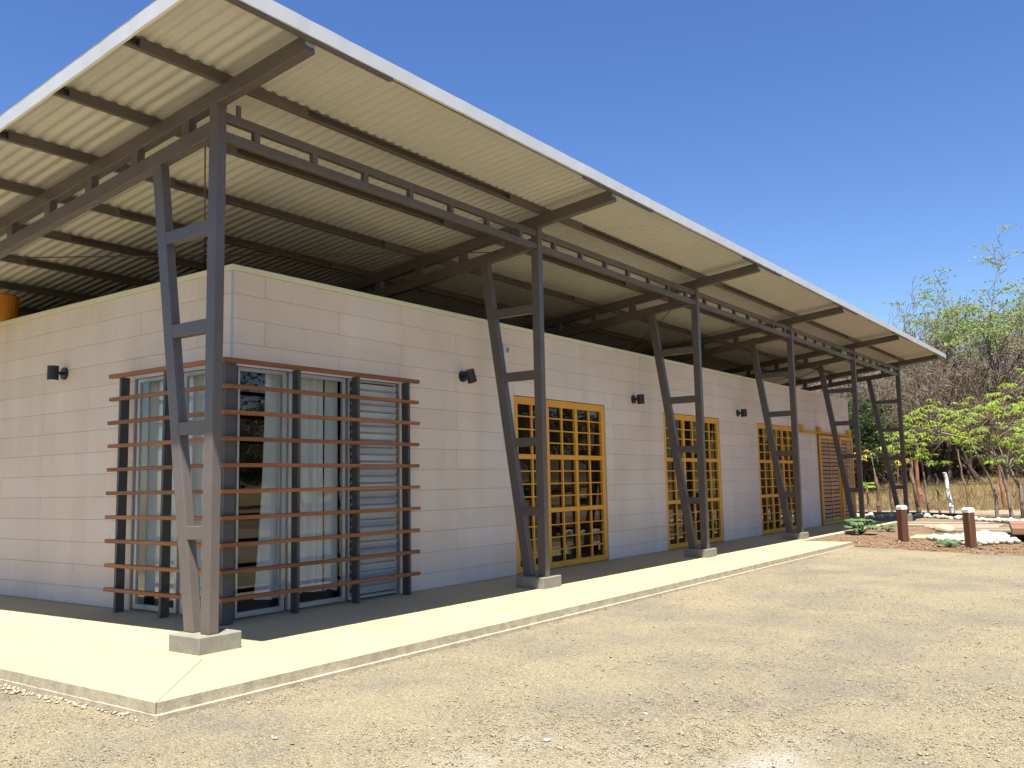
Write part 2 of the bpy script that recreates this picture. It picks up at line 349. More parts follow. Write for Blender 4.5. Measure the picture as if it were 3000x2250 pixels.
def ground_material():
    M = bpy.data.materials.new('gravel_soil_and_grass_ground'); M.use_nodes = True
    n = M.node_tree.nodes; L = M.node_tree.links; b = n['Principled BSDF']; b.inputs['Roughness'].default_value = .95; b.inputs['Specular IOR Level'].default_value = .08
    geo = n.new('ShaderNodeNewGeometry')
    def tex(s, d=6, r=.65, kind='Noise'):
        if kind == 'Noise':
            t = n.new('ShaderNodeTexNoise'); t.inputs['Scale'].default_value = s; t.inputs['Detail'].default_value = d; t.inputs['Roughness'].default_value = r
            L.new(geo.outputs['Position'], t.inputs['Vector']); return t.outputs['Fac']
        t = n.new('ShaderNodeTexVoronoi'); t.inputs['Scale'].default_value = s; L.new(geo.outputs['Position'], t.inputs['Vector']); return t
    def ramp(f, lo, hi, a=0., c=1.):
        r = n.new('ShaderNodeMapRange'); r.inputs[1].default_value = lo; r.inputs[2].default_value = hi; r.inputs[3].default_value = a; r.inputs[4].default_value = c
        L.new(f, r.inputs[0]); return r.outputs[0]
    def mix(f, a, c):
        x = n.new('ShaderNodeMix'); x.data_type = 'RGBA'
        if isinstance(f, float): x.inputs[0].default_value = f
        else: L.new(f, x.inputs[0])
        for k, q in ((6, a), (7, c)):
            if isinstance(q, tuple): x.inputs[k].default_value = (*q, 1)
            else: L.new(q, x.inputs[k])
        return x.outputs[2]
    def mul(a, f):
        x = n.new('ShaderNodeMix'); x.data_type = 'RGBA'; x.blend_type = 'MULTIPLY'; x.inputs[0].default_value = 1; L.new(a, x.inputs[6]); L.new(f, x.inputs[7]); return x.outputs[2]
    def attr(nm):
        a = n.new('ShaderNodeAttribute'); a.attribute_name = nm; return a.outputs['Fac']
    g = mix(ramp(tex(.55, 5), .42, .62), (.335, .287, .19), (.25, .222, .168))      # tan dust / grey gravel
    g = mix(ramp(tex(.9, 6), .55, .78), g, (.33, .28, .18))
    vo = tex(75, kind='V'); g = mul(g, ramp(vo.outputs['Color'], 0., 1., .66, 1.3))
    g = mul(g, ramp(tex(240, 3), .3, .7, .75, 1.2))
    g = mix(attr('chalk'), g, (.50, .47, .41))
    so = mix(ramp(tex(.8, 6), .4, .65), (.205, .135, .082), (.27, .20, .13))
    so = mul(so, ramp(tex(7, 8, .75), .3, .7, .62, 1.25))
    di = mix(ramp(tex(1.1, 6), .4, .6), (.40, .32, .225), (.27, .21, .145)); di = mul(di, ramp(tex(9, 6), .3, .7, .8, 1.15))
    gr = mix(ramp(tex(.3, 6), .4, .62), (.29, .205, .098), (.185, .155, .08)); gr = mul(gr, ramp(tex(3, 8, .75), .3, .7, .65, 1.25))
    hi = mix(ramp(tex(.25, 8, .75), .42, .6), (.125, .098, .07), (.085, .082, .042)); hi = mul(hi, ramp(tex(1.2, 8, .8), .3, .7, .55, 1.35))
    c = mix(attr('soil'), g, so); c = mix(attr('dirt'), c, di); c = mix(attr('grassy'), c, gr); c = mix(attr('hilly'), c, hi)
    L.new(c, b.inputs['Base Color'])
    bp = n.new('ShaderNodeBump'); bp.inputs['Strength'].default_value = 1.0; bp.inputs['Distance'].default_value = .020
    a1 = n.new('ShaderNodeMath'); a1.operation = 'ADD'; L.new(tex(55, 6, .7), a1.inputs[0]); L.new(vo.outputs['Distance'], a1.inputs[1])
    L.new(a1.outputs[0], bp.inputs['Height']); L.new(bp.outputs[0], b.inputs['Normal'])
    return M
tag(mk('ground', gme, ground_material()), kind='structure')

# ================================================================== APRON SLABS
def slab(name, outline, z0, z1, mt, side=None, jag=0):
    """extruded polygon (counter-clockwise outline)"""
    n_ = len(outline); v = [(x, y, z1) for x, y in outline]+[(x, y, z0) for x, y in outline]
    f = [tuple(range(n_))]+[(i, n_+i, n_+(i+1) % n_, (i+1) % n_) for i in range(n_)]
    mb = MB(); mb.add(v, f); me = mb.mesh(name); me.materials.append(MT[mt])
    if side:
        me.materials.append(MT[side])
        for p in list(me.polygons)[1:]: p.material_index = 1
    o = mk(name, me, None); return o
XS, YS, XR, XE = -1.337, -1.286, -.2, 25.35
YJ = -.06
def edge_pts(a, b, n_, amp, seed):
    r = random.Random(seed); out = []
    for i in range(n_):
        t = i/n_; x = a[0]+(b[0]-a[0])*t; y = a[1]+(b[1]-a[1])*t
        if i: x += r.uniform(-amp, amp); y += r.uniform(-amp, amp)
        out.append((x, y))
    return out
g_ = .0035
paving = empty('concrete_paving'); tag(paving, kind='structure')
def sub(o): o.parent = paving; return o
# outer apron, left strip and front strip meet in a mitre joint; inner walkway runs along the walls
sub(slab('apron_slab', edge_pts((XS, YS), (XR-g_, YJ-g_*3), 1, 0, 1)[:1]+[(XR-g_*2, YJ-.14), (XR-g_*2, 12.5), (XS, 12.5)]+edge_pts((XS, 12.5), (XS, YS), 150, .004, 2)[1:], -.078, 0, 'slab', 'slab_edge'))
sub(slab('apron_slab', [(XS+g_*2, YS)]+edge_pts((XS+g_*2, YS), (15.667, YS), 190, .004, 3)[1:]+[(15.667, YS), (15.667, YJ-g_), (XR+g_, YJ-g_), (XR+g_, YJ-.14)], -.078, 0, 'slab', 'slab_edge'))
sub(slab('walkway_slab', [(XR+g_, YJ+g_), (15.667, YJ+g_), (15.667, -.135), (XE, -.135), (XE, 1.6), (XR+g_, 1.6)], -.09, 0, 'slab_in', 'slab_edge'))
sub(slab('walkway_slab', [(XR+g_, 1.6+g_), (1.5, 1.6+g_), (1.5, 12.5), (XR+g_, 12.5)], -.09, 0, 'slab_in', 'slab_edge'))
# footing ledge that shows below the slab edge
mb = MB(); mb.box((XS-.004, YS-.030, -.19), (15.69, YS+.5, -.079), .004); mb.box((XS-.006, YS-.02, -.19), (XS+.5, 12.5, -.0795), .004)
sub(mb.obj('footing', 'slab_edge'))

# ================================================================== BUILDING
B = empty('long_pavilion', (0, 0, 0))
tag(B, 'long white block pavilion under a sloping metal roof on dark steel frames', 'building')
SL = .1067
XW, YW, XWE, YB = 1.243, 1.413, 25.78, 11.4
TH = .20
COURSE = [0.004, .22, .507, .795, 1.085, 1.375, 1.664, 1.952, 2.238, 2.524, 2.81, 3.095, 3.38, 3.667, 3.93]
D1, D2, D3 = (6.675, 9.60), (12.02, 14.95), (17.36, 20.305)
OPEN_L = [(1.20, 3.998, -.1, 2.835), (*D1, -.1, 2.862), (*D2, -.1, 2.862), (*D3, -.1, 2.862), (22.35, 25.45, -.1, 2.80)]
OPEN_S = [(1.35, 3.335, -.1, 2.835)]

def rects(a0, a1, z0, z1, opens):
    """split a wall elevation round its openings"""
    xs = sorted({a0, a1, *[o[0] for o in opens], *[o[1] for o in opens]}); xs = [x for x in xs if a0 <= x <= a1]
    out = []
    for x0, x1 in zip(xs, xs[1:]):
        op = [o for o in opens if o[0] <= x0+1e-6 and o[1] >= x1-1e-6]
        if op: 
            if op[0][3] < z1: out.append((x0, x1, op[0][3], z1))
        else: out.append((x0, x1, z0, z1))
    return out
BT = .014   # face blocks stand 14 mm proud of the mortar behind
mb = MB()
for (x0, x1, z0, z1) in rects(XW+BT, XWE, 0, 3.93, OPEN_L): mb.box((x0, YW+BT, z0), (x1, YW+TH, z1))
wall = mb.obj('front_wall', 'core', B)
mb = MB()
for (y0, y1, z0, z1) in rects(YW+TH+.001, YB, 0, 3.93, OPEN_S): mb.box((XW+BT, y0, z0), (XW+TH, y1, z1))
wall2 = mb.obj('side_wall', 'core', B)
def course_cells(a0, a1, off_even, off_odd, opens):
    """(start, end, z0, z1) of every block; joints every 2.34 m, staggered"""
    nC = len(COURSE)-1
    for c in range(nC):
        z0, z1 = COURSE[c], COURSE[c+1]; off = off_even if (nC-1-c) % 2 == 0 else off_odd
        cuts = [a0]+[off+2.34*k for k in range(-3, 16) if a0+.03 < off+2.34*k < a1-.03]+[a1]
        for s, e in zip(cuts, cuts[1:]):
            segs = [(s, e, z0, z1)]
            for (o0, o1, oz0, oz1) in opens:
                new = []
                for (p, q_, w0, w1) in segs:
                    if w0 >= oz1-.004 or q_ <= o0 or p >= o1: new.append((p, q_, w0, w1)); continue
                    if p < o0: new.append((p, o0, w0, w1))
                    if q_ > o1: new.append((o1, q_, w0, w1))
                    if w1 > oz1+.02: new.append((max(p, o0), min(q_, o1), oz1, w1))
                segs = new
            for sg in segs:
                if sg[1]-sg[0] > .02: yield sg
rb = random.Random(3); JG = .0017; cache = {}
def block(parent, lo, hi, axis):
    size = tuple(round(h-l, 3) for l, h in zip(lo, hi)); k = (size, axis)
    if k not in cache:
        mb = MB(); mb.box((0, 0, 0), size, .002); me = mb.mesh('block'); me.materials.append(MT['block']); cache[k] = me
    return mk('block', cache[k], None, parent, loc=lo)
for (a, b_, z0, z1) in course_cells(XW, XWE, 1.71, 2.885, OPEN_L):
    j = rb.uniform(-.0012, .0012); s0 = 0 if a == XW else JG; s1 = 0 if b_ == XWE else JG
    block(wall, (a+s0, YW+j, z0+(JG if z0 > .1 else 0)), (b_-s1, YW+BT+.004+j, z1-JG), 'x')
for (a, b_, z0, z1) in course_cells(YW+.0185, 8.0, 2.05, .895, OPEN_S):
    j = rb.uniform(-.0012, .0012); s0 = 0 if a < YW+.02 else JG
    block(wall2, (XW+j, a+s0, z0+(JG if z0 > .1 else 0)), (XW+BT+.004+j, b_-JG, z1-JG), 'y')
# wall cap, corner bead
mb = MB(); mb.box((XW-.014, YW-.014, 3.932), (XWE+.014, YW+TH+.014, 4.0), .006); mb.obj('wall_cap', 'cap', B)
mb = MB(); mb.box((XW-.014, YW+TH+.0145, 3.932), (XW+TH+.014, YB, 4.0), .006); mb.obj('wall_cap', 'cap', B)
mb = MB(); mb.box((XW-.004, YW-.004, 2.86), (XW+.022, YW+.02, 3.93), .002); mb.obj('corner_bead', 'bluestrip', B)
# base strip, other walls, interior
mb = MB(); mb.box((XWE-.2, YW+TH+.001, 0), (XWE, YB, 3.93)); mb.obj('end_wall', 'block', B)
mb = MB(); mb.box((XW, YB+.001, 0), (XWE, YB+.2, 4.05)); mb.obj('back_wall', 'block', B)
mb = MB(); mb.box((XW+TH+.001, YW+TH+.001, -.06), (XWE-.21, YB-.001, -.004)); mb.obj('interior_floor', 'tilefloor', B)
mb = MB(); mb.box((XW+TH+.002, YW+TH+.002, 2.95), (XWE-.21, YB-.002, 3.05)); mb.obj('light_block_ceiling', 'ceiling_dark', B)  # concealed slab added so no light passes through the rooms
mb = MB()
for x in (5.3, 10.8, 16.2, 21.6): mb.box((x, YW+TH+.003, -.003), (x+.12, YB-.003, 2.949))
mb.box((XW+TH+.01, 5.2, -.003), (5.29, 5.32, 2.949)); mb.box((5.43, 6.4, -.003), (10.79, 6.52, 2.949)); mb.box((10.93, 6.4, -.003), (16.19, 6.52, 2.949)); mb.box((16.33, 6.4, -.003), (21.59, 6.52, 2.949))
mb.obj('added_partition', 'interior', B)  # partitions added to keep the rooms dark behind the glass

# ---- glazed yellow doors
def glazed_door(x0, x1):
    zb, zt = .012, 2.852; yf = YW+.012; dep = .055
    # frame: outer stiles, mullions, rails
    W_ = x1-x0; st = .115; mul_ = .085
    lw = (W_-2*st-2*mul_)/3
    mb = MB()
    mb.box((x0, yf, zb), (x0+st, yf+dep, zt), .004); mb.box((x1-st, yf, zb), (x1, yf+dep, zt), .004)
    for i in (1, 2):
        a = x0+st+lw*i+mul_*(i-1); mb.box((a, yf+.002, zb+.001), (a+mul_, yf+dep-.001, zt-.001), .004)
    rails = [(zb, .110), (.938, 1.016), (1.835, 1.914), (2.733, zt)]
    for i in range(3):
        a = x0+st+(lw+mul_)*i
        for (r0, r1) in rails: mb.box((a, yf+.004, r0), (a+lw, yf+dep-.002, r1), .004)
    fr = mb.obj('glazed_door', 'yellow', B)
    mw = .021; cell_w = (lw-2*.021-.026)/2
    hm = MB(); hm.box((0, 0, 0), (lw, .04, mw), .003); hme = hm.mesh('muntin'); hme.materials.append(MT['yellow'])
    vm = MB(); vm.box((0, 0, 0), (.04, .038, .82), .003); vme = vm.mesh('muntin'); vme.materials.append(MT['yellow'])
    ph = (.819-3*mw)/4
    pm = MB(); pm.box((0, 0, 0), (lw/2-.02, .006, ph)); pme = pm.mesh('pane'); pme.materials.append(MT['glass_dark'])
    for i in range(3):
        a = x0+st+(lw+mul_)*i
        for gi in range(3):
            zb0 = rails[gi][1]
            mk('muntin', vme, None, fr, loc=(a+lw/2-.02, yf+.008, zb0))
            for k in range(4):
                z = zb0+k*(ph+mw)
                if k: mk('muntin', hme, None, fr, loc=(a, yf+.0075, z-mw))
                for c in range(2): mk('pane', pme, None, fr, loc=(a+c*(lw/2+.02), yf+.05, z))
    # dark reveal liner of the opening
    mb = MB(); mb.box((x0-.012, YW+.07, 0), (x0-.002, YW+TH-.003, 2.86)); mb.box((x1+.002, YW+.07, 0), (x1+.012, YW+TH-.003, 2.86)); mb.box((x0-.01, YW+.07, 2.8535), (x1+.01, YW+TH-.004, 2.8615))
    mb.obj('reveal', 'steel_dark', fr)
    return fr
for d in (D1, D2, D3): glazed_door(d[0]+.014, d[1]-.014)

# ---- sliding louvred doors
def sliding_leaf(x0, x1, y, n=21):
    zb, zt = .012, 2.70; s = .12; mb = MB()
    mb.box((x0, y, zb), (x0+s, y+.045, zt), .004); mb.box((x1-s, y, zb), (x1, y+.045, zt), .004)
    mb.box((x0+s, y+.002, zb), (x1-s, y+.043, zb+.09), .004); mb.box((x0+s, y+.002, zt-.11), (x1-s, y+.043, zt), .004)
    c = (x0+x1)/2; mb.box((c-.028, y-.003, zb+.09), (c+.028, y+.012, zt-.11), .003)
    o = mb.obj('sliding_door', 'yellow', B)
    h = (zt-.11-zb-.09)/n; sm = MB()
    sm.box((0, 0, 0), (x1-x0-2*s, .018, h-.028), .003, Matrix.Rotation(R(-9), 4, 'X')); me = sm.mesh('slat'); me.materials.append(MT['teak'])
    for i in range(n): mk('slat', me, None, o, loc=(x0+s, y+.016, zb+.09+i*h+.014))
    return o
sliding_leaf(22.27, 24.21, 1.335); sliding_leaf(24.19, 25.60, 1.282)
mb = MB(); mb.box((20.62, 1.335, 2.745), (25.66, 1.347, 2.80), .002); mb.box((20.62, 1.30, 2.735), (25.66, 1.347, 2.747), .002)
trk = mb.obj('door_track', 'yellow', B)
for x in (20.62, 22.2, 23.76, 25.33):
    mb = MB(); mb.box((x, 1.30, 2.80), (x+.20, YW+.003, 2.95), .006); mb.box((x+.02, 1.31, 2.70), (x+.08, 1.335, 2.80), .003); mb.obj('track_bracket', 'yellow', trk)
for x in (20.9, 22.5, 23.9, 24.5, 25.4):
    mb = MB(); mb.box((x, 1.29, 2.665), (x+.06, 1.30, 2.74), .003); mb.obj('hanger', 'yellow', trk)

# ---- corner window: aluminium frames, panes, louvres, steel fins, cedar slats
win = MB()
yg = YW+.05
def frame_bay(mbx, a0, a1, along='x', zb=.02, zt=2.83, w=.045, d=.05):
    for (p, q_, r0, r1) in ((a0, a0+w, zb, zt), (a1-w, a1, zb, zt), (a0+w, a1-w, zb, zb+w*1.3), (a0+w, a1-w, zt-w, zt)):
        if along == 'x': mbx.box((p, yg-d/2, r0), (q_, yg+d/2, r1), .003)
        else: mbx.box((XW+.05-d/2, p, r0), (XW+.05+d/2, q_, r1), .003)
frame_bay(win, 1.345, 2.05); frame_bay(win, 2.10, 3.02); frame_bay(win, 3.07, 3.95, w=.03)
frame_bay(win, 1.49, 2.335, 'y'); frame_bay(win, 2.41, 3.30, 'y')
wf = win.obj('corner_window', 'alu', B)
def pane(lo, hi): 
    mb = MB(); mb.box(lo, hi); return mb.obj('pane', 'glass', wf)
for (a, b_) in ((1.39, 2.005), (2.145, 2.975)): pane((a, yg-.003, .08), (b_, yg+.003, 2.785))
for (a, b_) in ((1.535, 2.29), (2.455, 3.255)): pane((XW+.047, a, .08), (XW+.053, b_, 2.785))
lm = MB(); lm.box((0, 0, 0), (.82, .005, .105), .001, Matrix.Rotation(R(26), 4, 'X')); lme = lm.mesh('louvre'); lme.materials.append(MT['louvre'])
nl = 29
for i in range(nl): mk('louvre', lme, None, wf, loc=(3.10, yg-.03, .075+i*(2.70/nl)))
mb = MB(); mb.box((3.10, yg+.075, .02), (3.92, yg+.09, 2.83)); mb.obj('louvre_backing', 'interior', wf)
screen = MB()
for (x, y0, y1) in ((2.047, 1.215, 1.325), (3.016, 1.215, 1.325), (3.955, 1.215, 1.335)):
    screen.box((x, y0, .004), (x+.042, y1, 2.835), .003)
for y in (2.345, 3.275): screen.box((1.03, y, .004), (1.145, y+.045, 2.835), .003)
screen.box((1.03, 1.215, .004), (1.17, 1.26, 2.835), .003); screen.box((1.03, 1.262, .004), (1.075, 1.36, 2.835), .003)
screen.box((1.285, 1.40, .006), (1.335, 1.48, 2.833), .003)
sc_o = screen.obj('sun_screen', 'steel_dark', B)
for k in range(10):
    z = 2.85-.2862*k; th = .022 if k else .025
    rs = random.Random(k); e = rs.uniform(-.012, .012)
    mb = MB(); mb.box((.962, 1.148, -th), (4.115+e, 1.213, th), .004); mk('slat', mb.mesh('slat'), 'cedar', sc_o, loc=(0, 0, z+rs.uniform(-.002, .002)))
    mb = MB(); mb.box((.962, 1.2145, -th), (1.027, 3.44+e, th), .004); mk('slat', mb.mesh('slat'), 'cedarY', sc_o, loc=(0, 0, z+rs.uniform(-.002, .002)))

# ---- roof: corrugated sheet, fascia, purlins
X0R, X1R, Y0R, Y1R = -1.06, 28.02, -1.215, 13.0
def roof_z(y): return 5.378-SL*y
pitchc = .143; prof = [(0, 0), (.045, 0), (.062, .022), (.110, .022), (.127, 0)]
xs = []; zs = []
x = X0R; k = 0
while x < X1R-.02:
    for (px, pz) in prof:
        if X0R+k*pitchc+px < X1R: xs.append(X0R+k*pitchc+px); zs.append(pz)
    k += 1; x = X0R+k*pitchc
xs = np.array(xs); zs = np.array(zs); ysr = np.linspace(Y0R, Y1R, 9)
v = []
for th in (0, .0012):
    for y in ysr: v.append(np.stack([xs, np.full_like(xs, y), roof_z(y)+zs+th], 1))
v = np.vstack(v); n1 = len(xs); ny_ = len(ysr); q = []
for t in range(2):
    i = (np.arange(ny_-1)[:, None]*n1+np.arange(n1-1)[None]).ravel()+t*ny_*n1
    qq = np.stack([i, i+1, i+n1+1, i+n1], 1); q.append(qq if t else qq[:, ::-1])
roof = mk('roof_sheet', fastmesh('roof_sheet', v, np.vstack(q)), 'sheet', B)
# fascia strips (folded metal: face, top flange, bottom hem), in lengths with small laps
def fascia_run(p0, p1, inward):
    mb = MB(); p0 = Vector(p0); p1 = Vector(p1); d = (p1-p0).normalized(); inw = Vector(inward)
    upv = Vector((0, 0, 1))
    prof_ = [(.10, .137), (0, .134), (0, .0), (.022, -.006)]
    th = .004; pts = []
    ns = 40; rr = random.Random(int(p0.x*10)+7)
    vv = []; ff = []
    for i in range(ns+1):
        c = p0+(p1-p0)*(i/ns); w = rr.uniform(-.0035, .0035)
        for (a, h) in prof_: vv.append(tuple(c+inw*(a+w)+upv*h))
    for i in range(ns):
        for j in range(3): ff.append((i*4+j, (i+1)*4+j, (i+1)*4+j+1, i*4+j+1))
    mb.add(vv, ff); o = mb.obj('fascia', 'fascia', roof)
    md = o.modifiers.new('thickness', 'SOLIDIFY'); md.thickness = .003; return o
zf = 5.358
L_ = [-1.07, 5.0, 11.0, 17.0, 23.0, 28.03]
for a, b_ in zip(L_, L_[1:]): fascia_run((a, -1.30+(.002 if a > 0 else 0), zf), (b_+.03*(b_ < 28), -1.30+(.002 if a > 0 else 0), zf), (0, 1, 0))
zs0 = zf-.002
for (ya, yb) in ((-1.30, 4.7), (4.65, 13.0)): fascia_run((X0R-.012, ya, zs0-SL*(ya+1.30)), (X0R-.012, yb, zs0-SL*(yb+1.30)), (1, 0, 0))
for (ya, yb) in ((-1.30, 4.7), (4.65, 13.0)): fascia_run((X1R+.012, ya, zs0-SL*(ya+1.30)), (X1R+.012, yb, zs0-SL*(yb+1.30)), (-1, 0, 0))
# purlins: open C section, boxed over each frame
PZ = lambda y: 5.272-SL*y
py = [-1.235+.001]+[-.075+1.175*i for i in range(11)]
for i, y in enumerate(py):
    zb, zt = PZ(y), PZ(y)+.104
    if i == 0: y = -1.2905; zb, zt = 5.358, 5.462
    mb = MB(); a, b_ = X0R+.01, X1R-.01; t = .005
    mb.box((a, y+.052-t, zb), (b_, y+.052, zt)); mb.box((a, y, zb), (b_, y+.052-t, zb+t)); mb.box((a, y, zt-t), (b_, y+.052-t, zt))
    mb.box((a, y, zb+t), (b_, y+t*.8, zb+.02)); mb.box((a, y, zt-.02), (b_, y+t*.8, zt-t))
    for k in range(6):
        c = 5.4*k+.05+(.12 if k else .05); x0, x1 = c-.95, c+.95
        if k == 0: x0 = -.86; x1 = 1.05
        if k == 5: x1 = min(x1, X1R-.35)
        mb.box((x0, y-.003 if i else y+.0005, zb-(.002 if i else .026)), (x1, y+(.048 if i else .060), zt-.001), .003)
    mb.obj('purlin', 'steel', roof)

# ---- steel frames: post, leaning leg, rungs, rafter, lower chord, struts, concrete base
PW, PD = .105, .132
def frame(k, x):
    base = MB(); base.box((x-.131, -.043, -.02 if k < 5 else -.10), (x+.325, .416, .153), .008)
    post = MB(); post.box((x, 0, .1535), (x+PW, PD, 5.115), .006)
    col = post.obj('post', 'steel', B)
    base.obj('concrete_base', 'concrete', col)
    # lean: bottom y .232-.386 at z .154 ; top y .885-1.035 at z 4.73
    zt = 4.715; yb0, yb1 = .236, .384; sl = (1.005-.309)/(4.715-.154)
    yt0, yt1 = yb0+sl*(zt-.154), yb1+sl*(zt-.154)
    w0, w1 = x+.003, x+PW-.003
    v = [(w0, yb0, .154), (w1, yb0, .154), (w1, yb1, .154), (w0, yb1, .154), (w0, yt0, zt+.014), (w1, yt0, zt+.014), (w1, yt1, zt), (w0, yt1, zt)]
    lg = MB(); lg.add(v, [(3, 2, 1, 0), (4, 5, 6, 7), (0, 1, 5, 4), (1, 2, 6, 5), (2, 3, 7, 6), (3, 0, 4, 7)])
    lo = lg.obj('leaning_leg', 'steel', col); bv = lo.modifiers.new('edge', 'BEVEL'); bv.width = .006; bv.segments = 1
    # welded seam along the leg's outer face
    sm = MB(); c0 = (yb0-.0005, .16); c1 = (yt0-.0005, zt)
    sm.bar((x+PW*.5, c0[0], c0[1]), (x+PW*.5, c1[0], c1[1]), .006, .004, (0, 1, 0), 0); sm.obj('weld_seam', 'steel', col)
    for (za, zb_) in ((.988, 1.112), (1.962, 2.085), (2.912, 3.04), (3.866, 3.99)):
        yl = yb0+sl*(za-.154)+.01
        rg = MB(); rg.box((x+.006, PD-.001, za), (x+PW-.006, yl+.01, zb_), .004); rg.obj('rung', 'steel', col)
    yE = 11.3
    rf = MB(); rf.bar((x+PW/2, -1.23, 5.190+SL*1.23), (x+PW/2, yE+1.3, 5.190-SL*(yE+1.3)), PW+.004, .157, b=.004)
    ra = rf.obj('rafter', 'steel', B)
    cp = MB(); cp.bar((x+PW/2+.001, -1.2325, 5.188+SL*1.23), (x+PW/2+.001, -1.2285, 5.188+SL*1.23), PW-.004, .148, b=.001); cp.obj('end_plate', 'alu', ra)
    ch = MB(); ch.bar((x+PW/2, PD-.002, 4.893-SL*PD), (x+PW/2, yE, 4.893-SL*yE), PW-.002, .152, b=.004); ch.obj('lower_chord', 'steel', ra)
    for i in range(13):
        yc = .535+.888*i
        if yc > 11: break
        st = MB(); st.box((x+.008, yc-.062, 4.955-SL*yc), (x+PW-.008, yc+.062, 5.125-SL*yc), .003); st.obj('strut', 'steel', ra)
for k in range(6): frame(k, 5.4*k)
# edge truss along the posts
for k in range(5):
    a, b_ = 5.4*k+PW-.002, 5.4*(k+1)+.002
    tp = MB(); tp.box((a, .022, 4.968), (b_, .10, 5.055), .004); to = tp.obj('edge_truss', 'steel', B)
    lw = MB(); lw.box((a, .022, 4.782), (b_, .10, 4.862), .004); lw.obj('lower_chord', 'steel', to)
    for i in range(7):
        c = 5.4*k+.48+.755*i+.01
        st = MB(); st.box((c-.033, .028, 4.86), (c+.033, .094, 4.97), .003); st.obj('strut', 'steel', to)
st = MB(); st.box((.24, .03, 5.05), (.292, .05, 5.17), .002); st.obj('stub', 'steel', B)
# thin cross-bracing rods
for (p0, p1) in (((.12, .36, 4.80), (2.9, 4.3, 4.42)), ((5.36, .70, 4.835), (.1, 4.65, 4.38)), ((10.9, .5, 4.84), (16.1, 5.0, 4.36)), ((16.15, .5, 4.84), (10.9, 5.0, 4.36)), ((21.7, .5, 4.84), (26.9, 5.0, 4.36)), ((26.95, .5, 4.84), (21.7, 5.0, 4.36))):
    mb = MB(); mb.cyl(p0, p1, .008, n=8); mb.obj('brace_rod', 'rod', B, True)

# ================================================================== THINGS ON THE WALL
def wall_lamp(p, axis, tilt=0, label=''):
    """axis: outward unit vector of the wall"""
    o = empty('wall_lamp', p); tag(o, label, 'lamp', 'black spot lamps along the walls')
    ax = Vector(axis); s = Vector((0, 0, 1)).cross(ax)
    mb = MB(); mb.cyl((0, 0, 0), ax*.03, .085, .08, 20); mb.obj('mounting_plate', 'lamp', o, False)
    mb = MB(); mb.cyl(ax*.028, ax*.10, .022, .022, 10); mb.obj('arm', 'lamp', o)
    ub = (Vector((0, 0, 1))*math.cos(tilt)+s*math.sin(tilt)); c = ax*.165+Vector((0, 0, -.005))
    mb = MB(); mb.cyl(c-ub*.095, c+ub*.095, .072, .072, 22); bd = mb.obj('lamp_body', 'lamp', o)
    mb = MB(); mb.cyl(c-ub*.099, c-ub*.0945, .066, .066, 22); mb.obj('lens', 'white_plastic', bd)
    return o
wall_lamp((5.37, YW-.003, 3.05), (0, -1, 0), R(-24), 'tilted black cylinder lamp on the front wall between slatted window and first yellow door')
wall_lamp((10.73, YW-.003, 3.045), (0, -1, 0), R(-5), 'black cylinder lamp on the wall between the first and second yellow doors')
wall_lamp((16.10, YW-.003, 3.045), (0, -1, 0), R(-2), 'black cylinder lamp on the wall between the second and third yellow doors')
wall_lamp((XW-.003, 5.03, 3.05), (-1, 0, 0), 0, 'black cylinder lamp on the short side wall left of the corner window')
bx = empty('junction_box', (6.50, YW-.004, 3.575)); tag(bx, 'small square electrical box with pale frame high on the front wall', 'electrical box')
mb = MB(); mb.box((-.075, -.02, -.075), (.075, 0, .075), .004); mb.obj('surround', 'white_plastic', bx)
mb = MB(); mb.box((-.05, -.028, -.05), (.05, -.0205, .05), .004); mb.obj('cover', 'rust', bx)
mb = MB(); mb.cyl((0, -.034, 0), (0, -.0285, 0), .022, n=14); mb.obj('knob', 'steel_dark', bx)
dr = empty('orange_drum', (1.27, 7.1, 4.0)); tag(dr, 'orange plastic drum on the wall top under the roof', 'drum')
mb = MB(); mb.cyl((0, 0, 0.002), (0, 0, .40), .27, .27, 32, True); mb.obj('body', 'orange', dr)
mb = MB(); mb.cyl((0, 0, .30), (0, 0, .325), .278, .278, 32, True); mb.cyl((0, 0, .40), (0, 0, .43), .255, .24, 32, True); mb.obj('rim', 'orange', dr)

# curtains (folded cloth)
def curtain(p0, p1, zt, zb, label, amp=.042, seed=1, pull=0.):
    rr = np.random.default_rng(seed); p0 = np.array(p0); p1 = np.array(p1); L = np.linalg.norm(p1-p0); n_ = int(L/.015)
    t = np.linspace(0, 1, n_); d = (p1-p0)/L; nrm = np.array([-d[1], d[0]])
    ph = np.cumsum(rr.uniform(.3, 1.6, n_))*2*np.pi*.015/.19
    off = amp*np.sin(ph)+.012*np.sin(ph*.37+1)
    rows = []
    for k in range(8):
        s = k/7; z = zt+(zb-zt)*s
        sh = pull*s*s*(1-t); base = p0[None]+(p1-p0)[None]*t[:, None]-d[None]*sh[:, None]
        xy = base+nrm[None]*(off*(.8+.3*s))[:, None]
        rows.append(np.column_stack([xy, np.full(n_, z)+.012*np.sin(t*7+seed)*s]))
    v = np.vstack(rows); i = (np.arange(7)[:, None]*n_+np.arange(n_-1)[None]).ravel(); q = np.stack([i, i+1, i+n_+1, i+n_], 1)
    o = mk('curtain', fastmesh('curtain', v, q), 'curtain', None, True)
    return tag(o, label, 'curtain', 'white curtains inside the corner window')
curtain((1.90, 1.62), (2.80, 1.62), 2.84, .16, 'long white curtain behind front panes of the corner window, right of a dark gap', seed=3, pull=.13)
curtain((2.88, 1.66), (3.06, 1.64), 2.84, .15, 'narrow white curtain bunched behind the front pane next to the grey louvres', amp=.022, seed=5)
